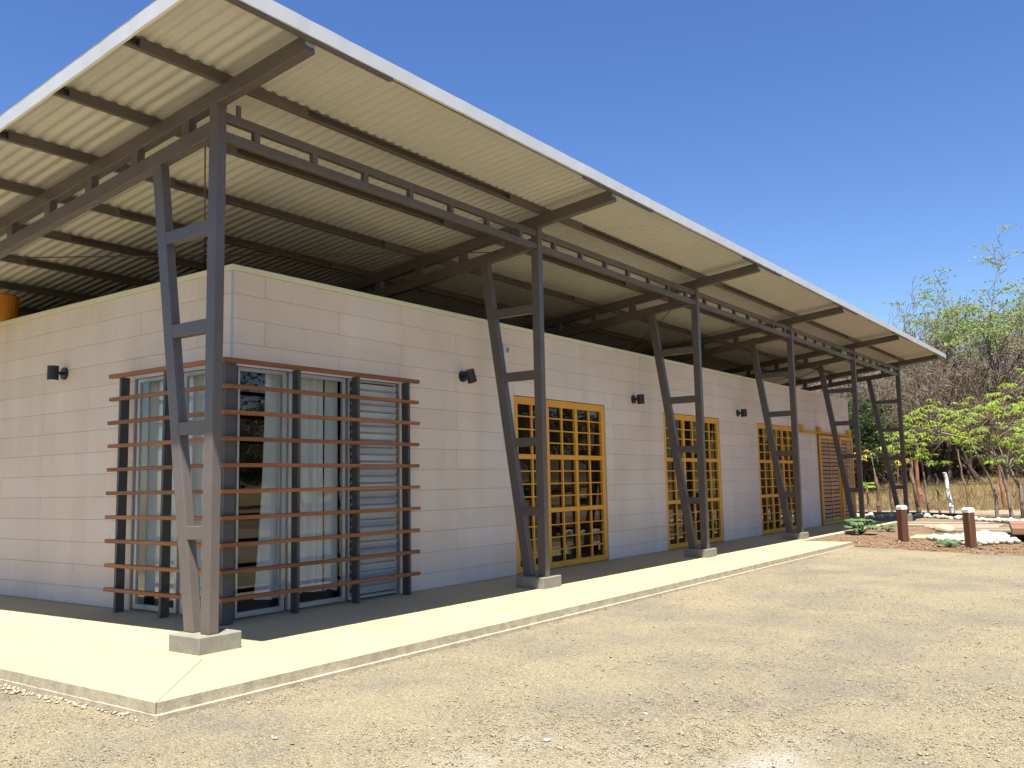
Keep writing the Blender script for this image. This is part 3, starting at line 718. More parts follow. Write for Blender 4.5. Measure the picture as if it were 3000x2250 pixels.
curtain((1.47, 1.72), (1.47, 3.40), 2.84, .16, 'long white curtain behind the side panes of the corner window', amp=.025, seed=4)

# ================================================================== BOLLARDS, GARDEN
def bollard(x, y, rz, h, label, lean=0):
    rz = R(-32) if x > 16 else R(-36)
    o = empty('bollard_light', (x, y, float(ground_z(x, y))-.02)); o.rotation_euler = (0, lean, rz); tag(o, label, 'bollard', 'wooden bollard lights by the garden bed')
    w = .086; mb = MB(); mb.box((-w, -w, 0), (w, w, h), .012); mb.obj('post', 'bollard', o)
    c = .089
    v = []
    for (hh, cc) in ((h+.001, c), (h+.072, c), (h+.105, c*.72)): v += [(-cc, -cc, hh), (cc, -cc, hh), (cc, cc, hh), (-cc, cc, hh)]
    f = [(3, 2, 1, 0), (8, 9, 10, 11)]
    for k in (0, 4): f += [(k+i, k+(i+1) % 4, k+4+(i+1) % 4, k+4+i) for i in range(4)]
    mb = MB(); mb.add(v, f); cp = mb.obj('cap', 'white_plastic', o); bv = cp.modifiers.new('edge', 'BEVEL'); bv.width = .008; bv.segments = 2
bollard(17.12, -2.02, R(-8), .745, 'square brown wooden bollard with white cap, standing nearer the building')
bollard(15.62, -3.66, R(-14), .735, 'square brown wooden bollard with white cap, standing beside the bed of white rocks', R(-1.2))

def ico(sub_=1):
    import bmesh
    bm = bmesh.new(); bmesh.ops.create_icosphere(bm, subdivisions=sub_, radius=1)
    v = np.array([p.co[:] for p in bm.verts]); f = np.array([[p.index for p in q.verts] for q in bm.faces]); bm.free(); return v, f
IV1, IF1 = ico(1); IV2, IF2 = ico(2)
def rock_mesh(name, seed, mt, flat=.7, fine=False):
    r = np.random.default_rng(seed); v, f = (IV2, IF2) if fine else (IV1, IF1)
    v = v.copy()
    for _ in range(5):      # planar chops make facets
        n_ = r.normal(size=3); n_ /= np.linalg.norm(n_); d = r.uniform(.55, .85); h = v@n_; v -= np.clip(h-d, 0, None)[:, None]*n_[None]
    v *= (1+.12*(r.random((len(v), 1))-.5)); v *= np.array([1, r.uniform(.65, 1), flat*r.uniform(.75, 1.1)])
    me = fastmesh(name, v, None, f); me.materials.append(MT[mt]); return me
rocks = [rock_mesh('white_rock', s, 'whiterock') for s in range(8)]
rr = np.random.default_rng(11)
def in_poly(p, poly):
    c = False; n_ = len(poly)
    for i in range(n_):
        a, b_ = poly[i], poly[(i+1) % n_]
        if (a[1] > p[1]) != (b_[1] > p[1]) and p[0] < (b_[0]-a[0])*(p[1]-a[1])/(b_[1]-a[1])+a[0]: c = not c
    return c
bed = [(17.75, -2.4), (16.9, -3.0), (16.35, -3.4), (16.45, -3.75), (17.1, -4.3), (18.6, -4.05), (20.0, -3.6), (20.4, -3.1), (18.8, -2.95), (18.2, -2.5)]
pts = []
while len(pts) < 190:
    p = (rr.uniform(16.3, 20.5), rr.uniform(-4.4, -2.3))
    if in_poly(p, bed) and all((p[0]-a[0])**2+(p[1]-a[1])**2 > .012 for a in pts) and not (abs(p[0]-15.62) < .2 and abs(p[1]+3.66) < .2): pts.append(p)
for p in pts:
    s = rr.uniform(.07, .13); o = mk('white_rock', rocks[rr.integers(8)], None, loc=(p[0], p[1], float(ground_z(*p))+s*.35+.02))
    o.scale = (s, s, s); o.rotation_euler = (rr.uniform(-.4, .4), rr.uniform(-.4, .4), rr.uniform(0, 6.3))
    tag(o, 'white rock in the loose bed of rocks behind the second bollard', 'rock', 'white rocks in the garden bed')
row = [(30.0, 2.6), (29.75, 1.33), (29.9, .36), (28.9, -.6), (28.1, -1.48), (27.5, -2.02), (26.8, -2.7), (25.6, -3.3), (24.2, -4.2), (22.6, -5.4)]
cum = np.cumsum([0]+[math.dist(a, b_) for a, b_ in zip(row, row[1:])])
for t in np.arange(0, cum[-1], .16):
    i = min(np.searchsorted(cum, t, 'right')-1, len(row)-2); u = (t-cum[i])/(cum[i+1]-cum[i])
    far = t/cum[-1]
    for rep in range(1 if far < .55 else 2):
        x = row[i][0]+(row[i+1][0]-row[i][0])*u+rr.normal()*.10+rep*.25; y = row[i][1]+(row[i+1][1]-row[i][1])*u+rr.normal()*.04
        s = rr.uniform(.11, .20); o = mk('white_rock', rocks[rr.integers(8)], None, loc=(x, y, float(ground_z(x, y))+s*.3))
        o.scale = (s, s, s*.9); o.rotation_euler = (rr.uniform(-.4, .4), rr.uniform(-.4, .4), rr.uniform(0, 6.3))
        tag(o, 'white rock in the curved row edging the garden before the pole fence', 'rock', 'white rocks edging the garden')
# buff boulder
o = mk('boulder', rock_mesh('boulder', 21, 'greyrock', .8, True), None, loc=(21.2, -2.13, -.02)); o.scale = (.24, .36, .22); o.rotation_euler = (0.1, 0, .35)
tag(o, 'pale flat-topped boulder lying on the soil behind the bollards', 'boulder')
# paving boards and slabs in the garden
def flat_box(name, c, size, rz, mt, label, cat, group=None, z=None):
    mb = MB(); mb.box((-size[0]/2, -size[1]/2, 0), (size[0]/2, size[1]/2, size[2]), .012)
    o = mb.obj(name, mt); o.location = (c[0], c[1], float(ground_z(*c)) if z is None else z); o.rotation_euler = (0, 0, rz); return tag(o, label, cat, group)
flat_box('stepping_slab', (18.75, -2.55), (1.05, 1.35, .045), R(4), 'slab', 'pale concrete slab on the soil between the two bollards', 'slab')
for i, (x, y, ln, w) in enumerate([(24.9, -1.2, 2.9, .42), (23.9, -1.9, 2.5, .38), (23.2, -2.2, 1.9, .34), (22.4, -2.55, 2.0, .34), (21.5, -3.0, 1.5, .42)]):
    lab = ['long grey board path nearest the pole fence, with dark gaps under its edge', 'weathered grey board lying second from the pole fence', 'middle weathered grey board of the garden path', 'weathered grey board just behind the pale boulder', 'weathered board joining the brown sleeper platform'][i]
    flat_box('path_board', (x, y), (w, ln, .07), R([3, 5, 6, 4, 8][i]), 'plank', lab, 'board', 'weathered boards laid across the garden')
pf = empty('sleeper_platform', (19.6, -4.95, float(ground_z(19.6, -4.95)))); pf.rotation_euler = (0, 0, R(8))
tag(pf, 'low brown wooden platform of thick sleepers beside the white rocks', 'platform')
for i in range(5):
    mb = MB(); mb.box((-1.75+i*.72, -.1-.95, .16), (-1.75+i*.72+.70, 1.05, .31), .012); mb.obj('sleeper', 'beamwood', pf)
for x in (-1.45, 1.3):
    mb = MB(); mb.box((x, -.8, -.02), (x+.2, .8, .159), .01); mb.obj('bearer', 'beamwood', pf)
# black edging strip
ed_pts = [(31.0, 3.4), (30.3, 1.4), (30.1, .4), (29.5, -.5), (28.7, -1.3), (28.2, -1.75)]
mb = MB()
for a, b_ in zip(ed_pts, ed_pts[1:]):
    za = float(ground_z(*a)); zb = float(ground_z(*b_)); mb.bar((a[0], a[1], za+.05), (b_[0], b_[1], zb+.05), .05, .26, b=.004)
tag(mb.obj('garden_edging', 'edging'), 'black edging strip standing behind the row of white rocks', 'edging')

# ---- plants with big leaves
def big_leaf(mb_v, mb_q, c, d, upn, size, lobes=7):
    """lobed leaf as a fan of narrow kites round the petiole"""
    d = d/np.linalg.norm(d); s = np.cross(d, upn); s /= np.linalg.norm(s); n_ = np.cross(s, d)
    for k in range(lobes):
        a = (k-(lobes-1)/2)*(2.3/lobes)*1.25; ln = size*(1-.28*abs(a)/1.5); w = size*.19
        dd = d*math.cos(a)+s*math.sin(a); ss = -d*math.sin(a)+s*math.cos(a)
        p = [c, c+dd*ln*.55+ss*w-n_*size*.03, c+dd*ln-n_*size*.18, c+dd*ln*.55-ss*w-n_*size*.03, c+dd*ln*.5+n_*size*.045]
        b0 = len(mb_v); mb_v.extend(p); mb_q.extend([(b0, b0+1, b0+4), (b0+1, b0+2, b0+4), (b0+2, b0+3, b0+4), (b0+3, b0, b0+4)])
def leafy_plant(x, y, h, n, size, mt, label, seed, spread=.6):
    r = np.random.default_rng(seed); z0 = float(ground_z(x, y)); o = empty('leafy_plant', (x, y, z0)); tag(o, label, 'plant')
    V, Q, segs = [], [], []
    for i in range(n):
        a = r.uniform(0, 6.28); rad = r.uniform(.15, 1)*spread; hh = h*r.uniform(.35, 1)*(1-.4*rad/spread)
        c = np.array([math.cos(a)*rad, math.sin(a)*rad, hh]); segs.append([0, 0, 0, *c, .012, .007])
        big_leaf(V, Q, c, np.array([math.cos(a), math.sin(a), r.uniform(-.3, .35)]), np.array([0, 0, 1.]), size*r.uniform(.7, 1.15))
    me = fastmesh('leaves', np.array(V), None, np.array(Q)); mk('leaves', me, mt, o)
    tv, tq = tubes(segs, 5); mk('stems', fastmesh('stems', tv, tq), mt, o)
leafy_plant(19.55, -.42, .52, 22, .26, 'leaf_squash', 'grey-green plant with big lobed leaves at the walkway edge by the fifth post', 1, .42)
leafy_plant(20.75, -.82, .26, 12, .16, 'leaf_squash', 'small round blue-green seedling on the bare soil left of the first bollard', 2, .2)
leafy_plant(15.75, -3.25, .22, 14, .15, 'leaf_squash', 'small green weed at the foot of the second bollard', 3, .26)

# ================================================================== TREES
def grow(rng, p, d, L, r, lev, cfg, segs, tips):
    n = cfg['n'][lev]; st = L/n; pts = [p]; dirs = [d]
    for i in range(n):
        d = d+rng.normal(size=3)*cfg['wob'][lev]+np.array(cfg.get('trop', (0, 0, .06)))*(lev > 0)*st*.5
        d = d/np.linalg.norm(d); q = p+d*st
        r0 = r*(1-.75*i/n); r1 = r*(1-.75*(i+1)/n)
        segs.append((lev, *p, *q, max(r0, cfg['rmin']), max(r1, cfg['rmin']*.8))); p = q; pts.append(p); dirs.append(d)
    if lev+1 < len(cfg['n']):
        k = cfg['kids'][lev]
        for j in range(k):
            t = cfg['from'][lev]+(1-cfg['from'][lev])*(j+rng.random())/k; f = t*n; i = min(int(f), n-1); u = f-i
            pp = pts[i]*(1-u)+pts[i+1]*u; dd = dirs[i+1]
            a = rng.uniform(*cfg['ang'][lev]); az = rng.uniform(0, 6.283)
            s = np.cross(dd, [0, 0, 1.] if abs(dd[2]) < .95 else [1., 0, 0]); s /= np.linalg.norm(s); w = np.cross(dd, s)
            nd = dd*math.cos(a)+(s*math.cos(az)+w*math.sin(az))*math.sin(a)
            nd = nd+np.array(cfg.get('lean', (0, 0, 0)))*(lev < 2); nd /= np.linalg.norm(nd)
            grow(rng, pp, nd, L*cfg['len'][lev]*rng.uniform(.7, 1.15), max(r*(1-.75*t)*.62, cfg['rmin']), lev+1, cfg, segs, tips)
    else: tips.append(p)
def cards(rng, cen, n, spread, size, flat=.5, elong=2.2):
    """n small leaf quads round every centre"""
    cen = np.asarray(cen); c = np.repeat(cen, n, 0)+rng.normal(size=(len(cen)*n, 3))*np.array([spread, spread, spread*flat])
    N = len(c); a = rng.normal(size=(N, 3)); a[:, 2] *= .5; a /= np.linalg.norm(a, axis=1)[:, None]
    b_ = rng.normal(size=(N, 3)); b_ -= (b_*a).sum(1)[:, None]*a; b_ /= np.linalg.norm(b_, axis=1)[:, None]
    s = size*rng.uniform(.6, 1.4, (N, 1)); a = a*s*elong*.5; b_ = b_*s*.5
    v = np.stack([c-a, c+b_, c+a, c-b_], 1).reshape(-1, 3); return v, np.arange(4*N).reshape(-1, 4)
def tree_proto(seed, H, cfg, leaves=None, kind='bare'):
    rng = np.random.default_rng(seed); segs, tips = [], []
    c = dict(cfg)
    for s in range(c.get('stems', 1)):
        d = np.array([rng.normal()*.12, rng.normal()*.12, 1.])+np.array(c.get('lean', (0, 0, 0)))*.5
        p = np.array([rng.normal()*.25*(s > 0), rng.normal()*.25*(s > 0), -.15])
        grow(rng, p, d/np.linalg.norm(d), H*c['trunk'], c['r'], 0, c, segs, tips)
    S = np.array(segs); T = np.array(tips); f = 10/np.quantile(S[:, 6], .998); S[:, 1:] *= f; T *= f; th = S[:, 0] <= 1
    S[~th, 7:] /= f; S[~th, 7:] *= 1.15
    v1, q1 = tubes(S[th][:, 1:], 7); v2, q2 = tubes(S[~th][:, 1:], 3)
    out = {'trunk': fastmesh('trunk', v1, q1), 'twigs': fastmesh('twigs', v2, q2)}
    if leaves:
        lo = np.quantile(T[:, 2], leaves.get('q', .3)); T = T[T[:, 2] > lo]
        if 'frac' in leaves: T = T[rng.random(len(T)) < leaves['frac']]
        v, q_ = cards(rng, T, leaves['n'], leaves['spread'], leaves['size'], leaves.get('flat', .4)); out['foliage'] = fastmesh('foliage', v, q_)
    return out
BARE = dict(trunk=.17, r=.20, n=[3, 8, 6, 4, 3], wob=[.10, .10, .13, .2, .25], kids=[6, 6, 6, 4], ang=[(.30, .85), (.30, .75), (.35, .9), (.4, 1.1)], len=[3.5, .48, .42, .5], rmin=.011, **{'from': [.55, .28, .25, .15]})
PROT = []
for s in range(6):
    PROT.append((tree_proto(100+s, 1.0*11, dict(BARE, lean=[(0, 0, 0), (0, -.25, .1), (.1, -.1, 0), (0, .2, .1), (0, -.3, .1), (0, 0, .2)][s], stems=[1, 2, 1, 1, 2, 1][s])), ['bark', 'bark_pale', 'bark', 'bark_dark', 'bark_pale', 'bark'][s]))
BIG = [(tree_proto(150+s, 12, dict(BARE, r=.55, trunk=.22)), 'bark_dark') for s in range(2)]
FEA = []
for s in range(4):
    FEA.append((tree_proto(200+s, 14.5, dict(BARE, r=.40, rmin=.013, kids=[6, 6, 5, 3], lean=(0, -.36, .2) if s % 2 else (0, -.16, .2)), dict(n=34, spread=.26, size=.062, q=.62, flat=.2, frac=.5)), 'bark_dark'))
GRN = []
for s in range(2):
    GRN.append((tree_proto(300+s, 7, dict(BARE, r=.20, kids=[7, 6, 4, 3]), dict(n=26, spread=.38, size=.16, q=.05, flat=.8)), 'bark_dark'))
OLV = []
for s in range(2):
    OLV.append((tree_proto(400+s, 8, dict(BARE, r=.20, kids=[7, 6, 5, 3]), dict(n=9, spread=.35, size=.12, q=.05, flat=.8)), 'bark'))
def put_tree(name, proto, x, y, s, rz, label, group, leafmt=None, twig='twig', cat='tree'):
    parts, bk = proto; o = empty(name, (x, y, float(ground_z(x, y))-.1)); o.scale = (s, s, s); o.rotation_euler = (0, 0, rz); tag(o, label, cat, group)
    for nm, me in parts.items():
        c = mk(nm, me, {'trunk': bk, 'twigs': twig, 'foliage': leafmt}[nm], o)
    return o
rt_ = np.random.default_rng(77)
def azd(az, d): return (CAMP[0]+d*math.cos(R(az)), CAMP[1]+d*math.sin(R(az)))
# tall feathery green-topped trees on the skyline
FLAB = ['tall feathery green-topped tree leaning at the photo\'s right edge', 'feathery green-topped tree on the skyline just left of the right-edge one', 'feathery green-topped tree rising right behind the roof\'s far tip', 'feathery-topped tree beyond the right edge of the field', 'feathery-topped tree far along the field edge past the lime-leaved tree', 'low feathery-topped tree half hidden behind the roof\'s far end']
for i, (az, d, s, rz) in enumerate([(7.2, 60, 1.40, .2), (9.4, 61, 1.30, .5), (11.7, 62, 1.30, -.2), (4.6, 60, 1.4, .1), (1.6, 62, 1.4, .4), (13.6, 64, 1.3, .3)]):
    x, y = azd(az, d); put_tree('feathery_tree', FEA[i % 4], x, y, s, rz, FLAB[i], 'feathery green-topped trees in the woodland', 'leaf_feather')
# thick dark trunks at the field's edge
for i, (az, d, sc) in enumerate([(10.15, 57.5, .80), (10.75, 58.5, .95), (11.1, 57, .72), (8.6, 58, .75)]):
    x, y = azd(az, d); put_tree('dark_trunked_tree', BIG[i % 2], x, y, sc, i*1.7, ['dark-trunked bare tree at the field edge, leftmost of its close group', 'thickest dark trunk in the close group of bare trees at the field edge', 'slim dark trunk beside the thickest one at the field edge', 'lone dark bare trunk at the field edge above the bent sapling'][i], 'dark-trunked bare trees at the field edge')
# bare dry woodland
k = 0
for d0, n_, sc in ((60, 11, .48), (64, 13, .90), (71, 13, 1.02), (80, 15, 1.15), (94, 15, 1.2)):
    for i in range(n_):
        az = -4+ (26.5*(i+rt_.uniform(.15, .85))/n_); d = d0+rt_.uniform(-3.0, 4.0); x, y = azd(az, d)
        put_tree('bare_tree', PROT[k % 6], x, y, sc*rt_.uniform(.8, 1.15), rt_.uniform(-.6, .6) if k % 2 else rt_.uniform(0, 6.3), 'leafless grey-brown tree standing in the dry woodland beyond the field', 'leafless trees in the dry woodland'); k += 1
for i in range(9):
    az = -1+22*(i+rt_.uniform(.2, .8))/9; x, y = azd(az, rt_.uniform(60, 84))
    put_tree('olive_tree', OLV[i % 2], x, y, rt_.uniform(.45, .7), rt_.uniform(0, 6), 'sparse olive-brown leaved tree among the bare trees beyond the field', 'sparse olive-leaved trees in the woodland', 'leaf_dry')
for i, (az, d, s) in enumerate([(15.6, 57, .58), (14.6, 60, .52), (17.5, 58, .62), (19.5, 60, .6), (13.3, 63, .30)]):
    x, y = azd(az, d); put_tree('evergreen_tree', GRN[i % 2], x, y, s, i*1.3, 'dark green leafy tree seen between the last steel posts beyond the field', 'dark green trees beyond the field', 'leaf_dark')
# trees along the lot's open side, seen only as reflections in the panes
for i, (x, y, s) in enumerate([(38, -21, .9), (45, -29, 1.0), (52, -24, 1.1), (30, -30, 1.0), (22, -33, .95), (58, -38, 1.2), (12, -36, 1.0), (40, -42, 1.2), (0, -38, 1.0), (33, -22, .6)]):
    put_tree('lot_tree', (GRN if i % 2 else OLV)[i % 2], x, y, s*.95, i*.9, 'leafy tree along the open side of the gravel lot, mirrored in the door panes', 'trees along the lot', 'leaf_dark' if i % 2 else 'leaf_dry')

# undergrowth: twiggy scrub and dead leaves filling the wood, and brush over the hill
def scrub():
    r = np.random.default_rng(9); segs = []; cen = []
    for i in range(420):
        az = r.uniform(-5, 24); d = r.choice([r.uniform(59, 66), r.uniform(64, 82), r.uniform(80, 108)]); x, y = azd(az, d)
        z = float(ground_z(x, y)); h = r.uniform(1.2, 3.6)
        for j in range(26):
            a = r.uniform(0, 6.28); t = r.uniform(.15, .9); dd = np.array([math.cos(a)*t, math.sin(a)*t, 1.]); p = np.array([x+r.normal()*.5, y+r.normal()*.5, z])
            q_ = p+dd*h*r.uniform(.5, 1); m_ = (p+q_)/2+r.normal(size=3)*.12
            segs.append([*p, *m_, .02, .015]); segs.append([*m_, *q_, .015, .008])
            for _ in range(3):
                e = q_-(q_-m_)*r.random(); f = e+r.normal(size=3)*np.array([.5, .5, .4]); segs.append([*e, *f, .010, .006]); cen.append(f)
    v, q_ = tubes(segs, 3); tag(mk('scrub', fastmesh('scrub', v, q_), 'twig'), 'tangle of dry brown twigs under the bare trees', 'undergrowth', kind='stuff')
    cen = np.array(cen); cen = cen[r.random(len(cen)) < .45]
    v, q_ = cards(r, cen, 4, .25, .12, .7); tag(mk('scrub_leaves', fastmesh('scrub_leaves', v, q_), 'leaf_dry'), 'dry olive leaves hanging in the twiggy undergrowth', 'undergrowth', kind='stuff')
scrub()
def hill_brush():
    r = np.random.default_rng(19); N = 9000; az = r.uniform(-4, 26, N); d = r.uniform(88, 190, N)
    x = CAMP[0]+d*np.cos(np.radians(az)); y = CAMP[1]+d*np.sin(np.radians(az)); z = ground_z(x, y)
    c = np.stack([x, y, z+r.uniform(.3, 3.2, N)], 1); v, q_ = cards(r, c, 9, .9, .42, .9)
    tag(mk('hill_brush', fastmesh('hill_brush', v, q_), 'leaf_dry'), 'dry brush covering the hill behind the wood', 'brush', kind='stuff')
hill_brush()

# dry grass on the field
def grass():
    r = np.random.default_rng(4); N = 62000; az = r.uniform(-6, 24, N); d = 42+22*r.random(N)**1.1
    x = CAMP[0]+d*np.cos(np.radians(az)); y = CAMP[1]+d*np.sin(np.radians(az))
    keep = vnoise(x, y, .5, 31)+.35*r.normal(size=N) > -.25; x, y = x[keep], y[keep]; N = len(x)
    z = ground_z(x, y); h = r.uniform(.15, .42, N)*(1+.6*vnoise(x, y, .3, 32)); a = r.uniform(0, 6.28, N); w = .012
    bx_ = np.stack([np.cos(a)*w, np.sin(a)*w, np.zeros(N)], 1); p = np.stack([x, y, z-.02], 1)
    tip = p+np.stack([r.normal(size=N)*.12, r.normal(size=N)*.12, h], 1)
    v = np.stack([p-bx_, p+bx_, tip], 1).reshape(-1, 3)
    tag(mk('dry_grass', fastmesh('dry_grass', v, None, np.arange(3*N).reshape(-1, 3)), 'grass'), 'dry straw-coloured grass on the rising field', 'grass', kind='stuff')
grass()

# ---- pole fence: stakes and living saplings
def pole(name, x, y, h, r0, lean, mt, label, wob=.02, seed=0, cap=None, group='stakes and saplings of the pole fence', cat='fence post'):
    r = np.random.default_rng(seed); z = float(ground_z(x, y)); n_ = 7; p = np.array([0., 0, -.15]); segs = []
    for i in range(n_):
        t = (i+1)/n_; q_ = np.array([lean[0]*t+r.normal()*wob, lean[1]*t+r.normal()*wob, -.15+(h+.15)*t])
        segs.append([*p, *q_, r0*(1-.35*i/n_), r0*(1-.35*(i+1)/n_)]); p = q_
    v, q_ = tubes(segs, 9); o = mk(name, fastmesh(name, v, q_), mt, None, True, loc=(x, y, z)); tag(o, label, cat, group)
    mb = MB(); e = segs[-1]; mb.cyl(e[3:6], (e[3], e[4], e[5]+.012), e[7], e[7]*.8, 9); mb.obj('top', cap or mt, o)
    return o, z, p
pole('fence_post', 31.55, 1.58, 1.35, .055, (.02, .03), 'pole', 'thin brown stake left of the last steel post', seed=1)
pole('fence_post', 40.05, 2.31, 2.3, .11, (0, .1), 'pole_red', 'red-brown post standing behind the first thick stake', seed=2)
pole('fence_post', 32.24, .80, 2.2, .085, (.0, .15), 'pole', 'thick brown stake with yellow leaves sprouting at its top', seed=3)
pole('fence_post', 30.49, -.29, 1.55, .045, (0, .02), 'pole', 'thin straight stake left of the whitish pole', seed=5)
pole('fence_post', 30.57, -.74, 1.58, .10, (.05, .22), 'pole_white', 'leaning whitish peeling pole with a pale top', seed=6, wob=.015, cap='white_plastic')
pole('fence_post', 39.34, .14, 2.6, .05, (0, .35), 'pole', 'long thin bent stake behind the second bollard', seed=7, wob=.03)
pole('fence_post', 38.0, -1.4, 1.9, .085, (0, .1), 'pole_red', 'pale red-brown post farther out in the dry field', seed=8)
pole('fence_post', 32.45, 2.26, 1.45, .10, (.0, .02), 'pole', 'stout short stake seen between the last two steel posts', seed=9)

def palmate(V, Q, c, out_dir, rng, size, n_leaf=7):
    """drooping hand-shaped leaf: narrow leaflets hanging from one point"""
    a0 = rng.uniform(0, 6.28)
    for k in range(n_leaf):
        a = a0+k*6.283/n_leaf+rng.normal()*.15
        dd = np.array([math.cos(a), math.sin(a), rng.uniform(-.75, -.1)])+out_dir*.35; dd /= np.linalg.norm(dd)
        ss = np.cross(dd, [0, 0, 1.]); ss /= np.linalg.norm(ss)+1e-6; nn = np.cross(ss, dd); ln = size*rng.uniform(.7, 1.15); w = ln*.115
        p = [c+dd*ln*.06, c+dd*ln*.5+ss*w+nn*ln*.02, c+dd*ln-np.array([0, 0, ln*.22]), c+dd*ln*.5-ss*w+nn*ln*.02]
        b0 = len(V); V.extend(p); Q.append((b0, b0+1, b0+2, b0+3))
def lime_tree(name, x, y, trunk_pts, r0, clusters, label, seed, leaf_size=.235, per=11, cr=.42, yellow=0, cat='tree', group=None, bark='bark_pale'):
    """trunk as a polyline; a limb to every leaf cluster"""
    rng = np.random.default_rng(seed); z = float(ground_z(x, y)); o = empty(name, (x, y, z)); tag(o, label, cat, group)
    segs = []; T = [np.array(p, float) for p in trunk_pts]
    for i, (a, b_) in enumerate(zip(T, T[1:])): 
        n_ = len(T)-1; segs.append([*a, *b_, r0*(1-.6*i/n_), r0*(1-.6*(i+1)/n_)])
    V, Q, V2, Q2 = [], [], [], []
    for ci, (c, sc) in enumerate(clusters):
        c = np.array(c, float); j = min(range(1, len(T)), key=lambda i: np.linalg.norm(T[i]-c)+.6*max(0, T[i][2]-c[2])); p = T[j]; prev = p; rr_ = r0*.38
        n_ = 5
        for i in range(n_):
            t = (i+1)/n_; q_ = p+(c-p)*t+np.array([0, 0, .25*math.sin(t*3.1416)*np.linalg.norm(c-p)*.25])+rng.normal(size=3)*.035
            segs.append([*prev, *q_, max(rr_*(1-.7*i/n_), .007), max(rr_*(1-.7*(i+1)/n_), .006)]); prev = q_
        for _ in range(max(1, int(per*sc))):
            lc = c+rng.normal(size=3)*np.array([cr, cr, cr*.55])*sc; segs.append([*c, *lc, .006, .004])
            od = lc-p; od[2] = 0; od /= np.linalg.norm(od)+1e-6
            tgt = (V2, Q2) if rng.random() < yellow else (V, Q)
            palmate(*tgt, lc, od, rng, leaf_size*rng.uniform(.75, 1.2))
    tv, tq = tubes(segs, 6); mk('trunk', fastmesh('trunk', tv, tq), bark, o, True)
    if V: mk('foliage', fastmesh('foliage', np.array(V), np.array(Q)), 'leaf_lime', o)
    if V2: mk('yellow_foliage', fastmesh('yellow_foliage', np.array(V2), np.array(Q2)), 'leaf_yellow', o)
    return o
# image-right at the fence is roughly -y; local y positive is towards the building
rl = np.random.default_rng(8)
cl0 = [((-.3, 3.15, 3.85), 1), ((.6, 2.55, 4.0), 1.1), ((-.8, 1.9, 4.05), 1.2), ((.5, 1.3, 4.1), 1.2), ((0, 3.45, 3.35), .9), ((-.5, 2.75, 3.2), 1), ((.7, 2.3, 3.35), 1), ((-.6, .75, 4.0), 1.2), ((.4, .0, 4.5), 1.2), ((0, -.2, 5.1), 1.0),
      ((-.9, .65, 3.3), 1.3), ((.6, .2, 3.5), 1.4), ((-.2, 1.05, 3.0), 1.2), ((-.6, .1, 2.4), 1.1), ((.3, -.5, 3.1), 1.3), ((-.3, -.9, 4.0), 1.3), ((.7, -1.2, 3.3), 1.2), ((-.6, -1.6, 4.3), 1.2), ((0, -2.0, 3.5), 1.2),
      ((-.8, -.5, 2.5), 1.1), ((1.0, -.2, 4.2), 1.1), ((-1.2, .3, 3.9), 1.2), ((-1.1, 1.3, 3.5), 1.1), ((-1.3, -.4, 3.2), 1.2)]
cl = [((a, b_*.96, c_*.93), q_) for ((a, b_, c_), q_) in cl0]
lime_tree('lime_leaf_tree', 29.9, -3.0, [(0, 0, -.1), (.02, .02, 1.0), (0, .35, 1.7), (-.05, .9, 2.3), (-.1, 1.6, 2.75), (-.1, 2.4, 3.0)], .075, cl, 'spreading young tree with drooping lime-green leaves at the photo\'s right edge', 12, per=9)
lime_tree('lime_leaf_tree', 29.2, -2.74, [(0, 0, -.1), (0, .06, .8), (0, .2, 1.6), (0, .45, 2.4), (.1, .5, 3.0)], .06, [((.2, .5, 3.1), .9), ((-.4, .9, 2.6), .7), ((.3, -.2, 2.6), .8), ((0, .3, 2.0), .5)], 'slim young tree with few lime leaves just left of the spreading tree', 13, per=8, yellow=.15)
lime_tree('lime_leaf_tree', 29.14, -2.3, [(0, 0, -.1), (.02, -.02, .7), (0, .1, 1.3), (0, .4, 2.0), (0, .62, 2.6)], .06, [((0, .7, 2.7), .6), ((.3, .3, 2.5), .5)], 'bent slim sapling whose bare brown trunk curves left beside the second bollard', 14, per=6)
lime_tree('lime_leaf_tree', 30.94, .16, [(0, 0, -.1), (0, .06, 1.0), (0, .12, 1.9), (0, .25, 2.6)], .05, [((-.2, .85, 3.0), 1.0), ((.2, .45, 3.05), 1.0), ((0, 1.05, 2.75), .8), ((0, .3, 2.5), .9), ((-.2, .0, 2.2), .8), ((.1, -.25, 2.0), .6), ((.2, .6, 2.6), .7)], 'young sapling with a drooping lime-green crown just right of the last steel post', 15, per=9, cr=.36)
lime_tree('sprouting_stake', 32.6, .9, [(0, 0, -.1), (0, .05, 1.0), (0, .1, 2.0)], .05, [((.1, .25, 2.1), .5), ((-.1, .5, 2.05), .45)], 'stake sprouting a few yellow leaves behind the last steel post', 16, per=5, yellow=1, leaf_size=.2, cr=.3, group='stakes and saplings of the pole fence')
lime_tree('sprouting_stake', 38.2, 3.7, [(0, 0, -.1), (0, .05, 1.2), (0, .2, 2.4)], .05, [((0, .3, 2.6), .9), ((.1, .9, 2.4), .8)], 'sapling with yellow-green leaves seen between the last two steel posts', 17, per=7, yellow=.5, leaf_size=.25, group='stakes and saplings of the pole fence')
o = empty('big_leaf_sapling', (33.29, 2.87, float(ground_z(33.29, 2.87)))); tag(o, 'short brown sapling with a tuft of broad bright green leaves between the last posts', 'sapling', 'stakes and saplings of the pole fence')
tv, tq = tubes([[0, 0, -.1, .02, .03, .5, .05, .045], [.02, .03, .5, 0, .05, 1.15, .045, .03]], 7); mk('trunk', fastmesh('trunk', tv, tq), 'pole', o, True)
V, Q = [], []; r_ = np.random.default_rng(3)
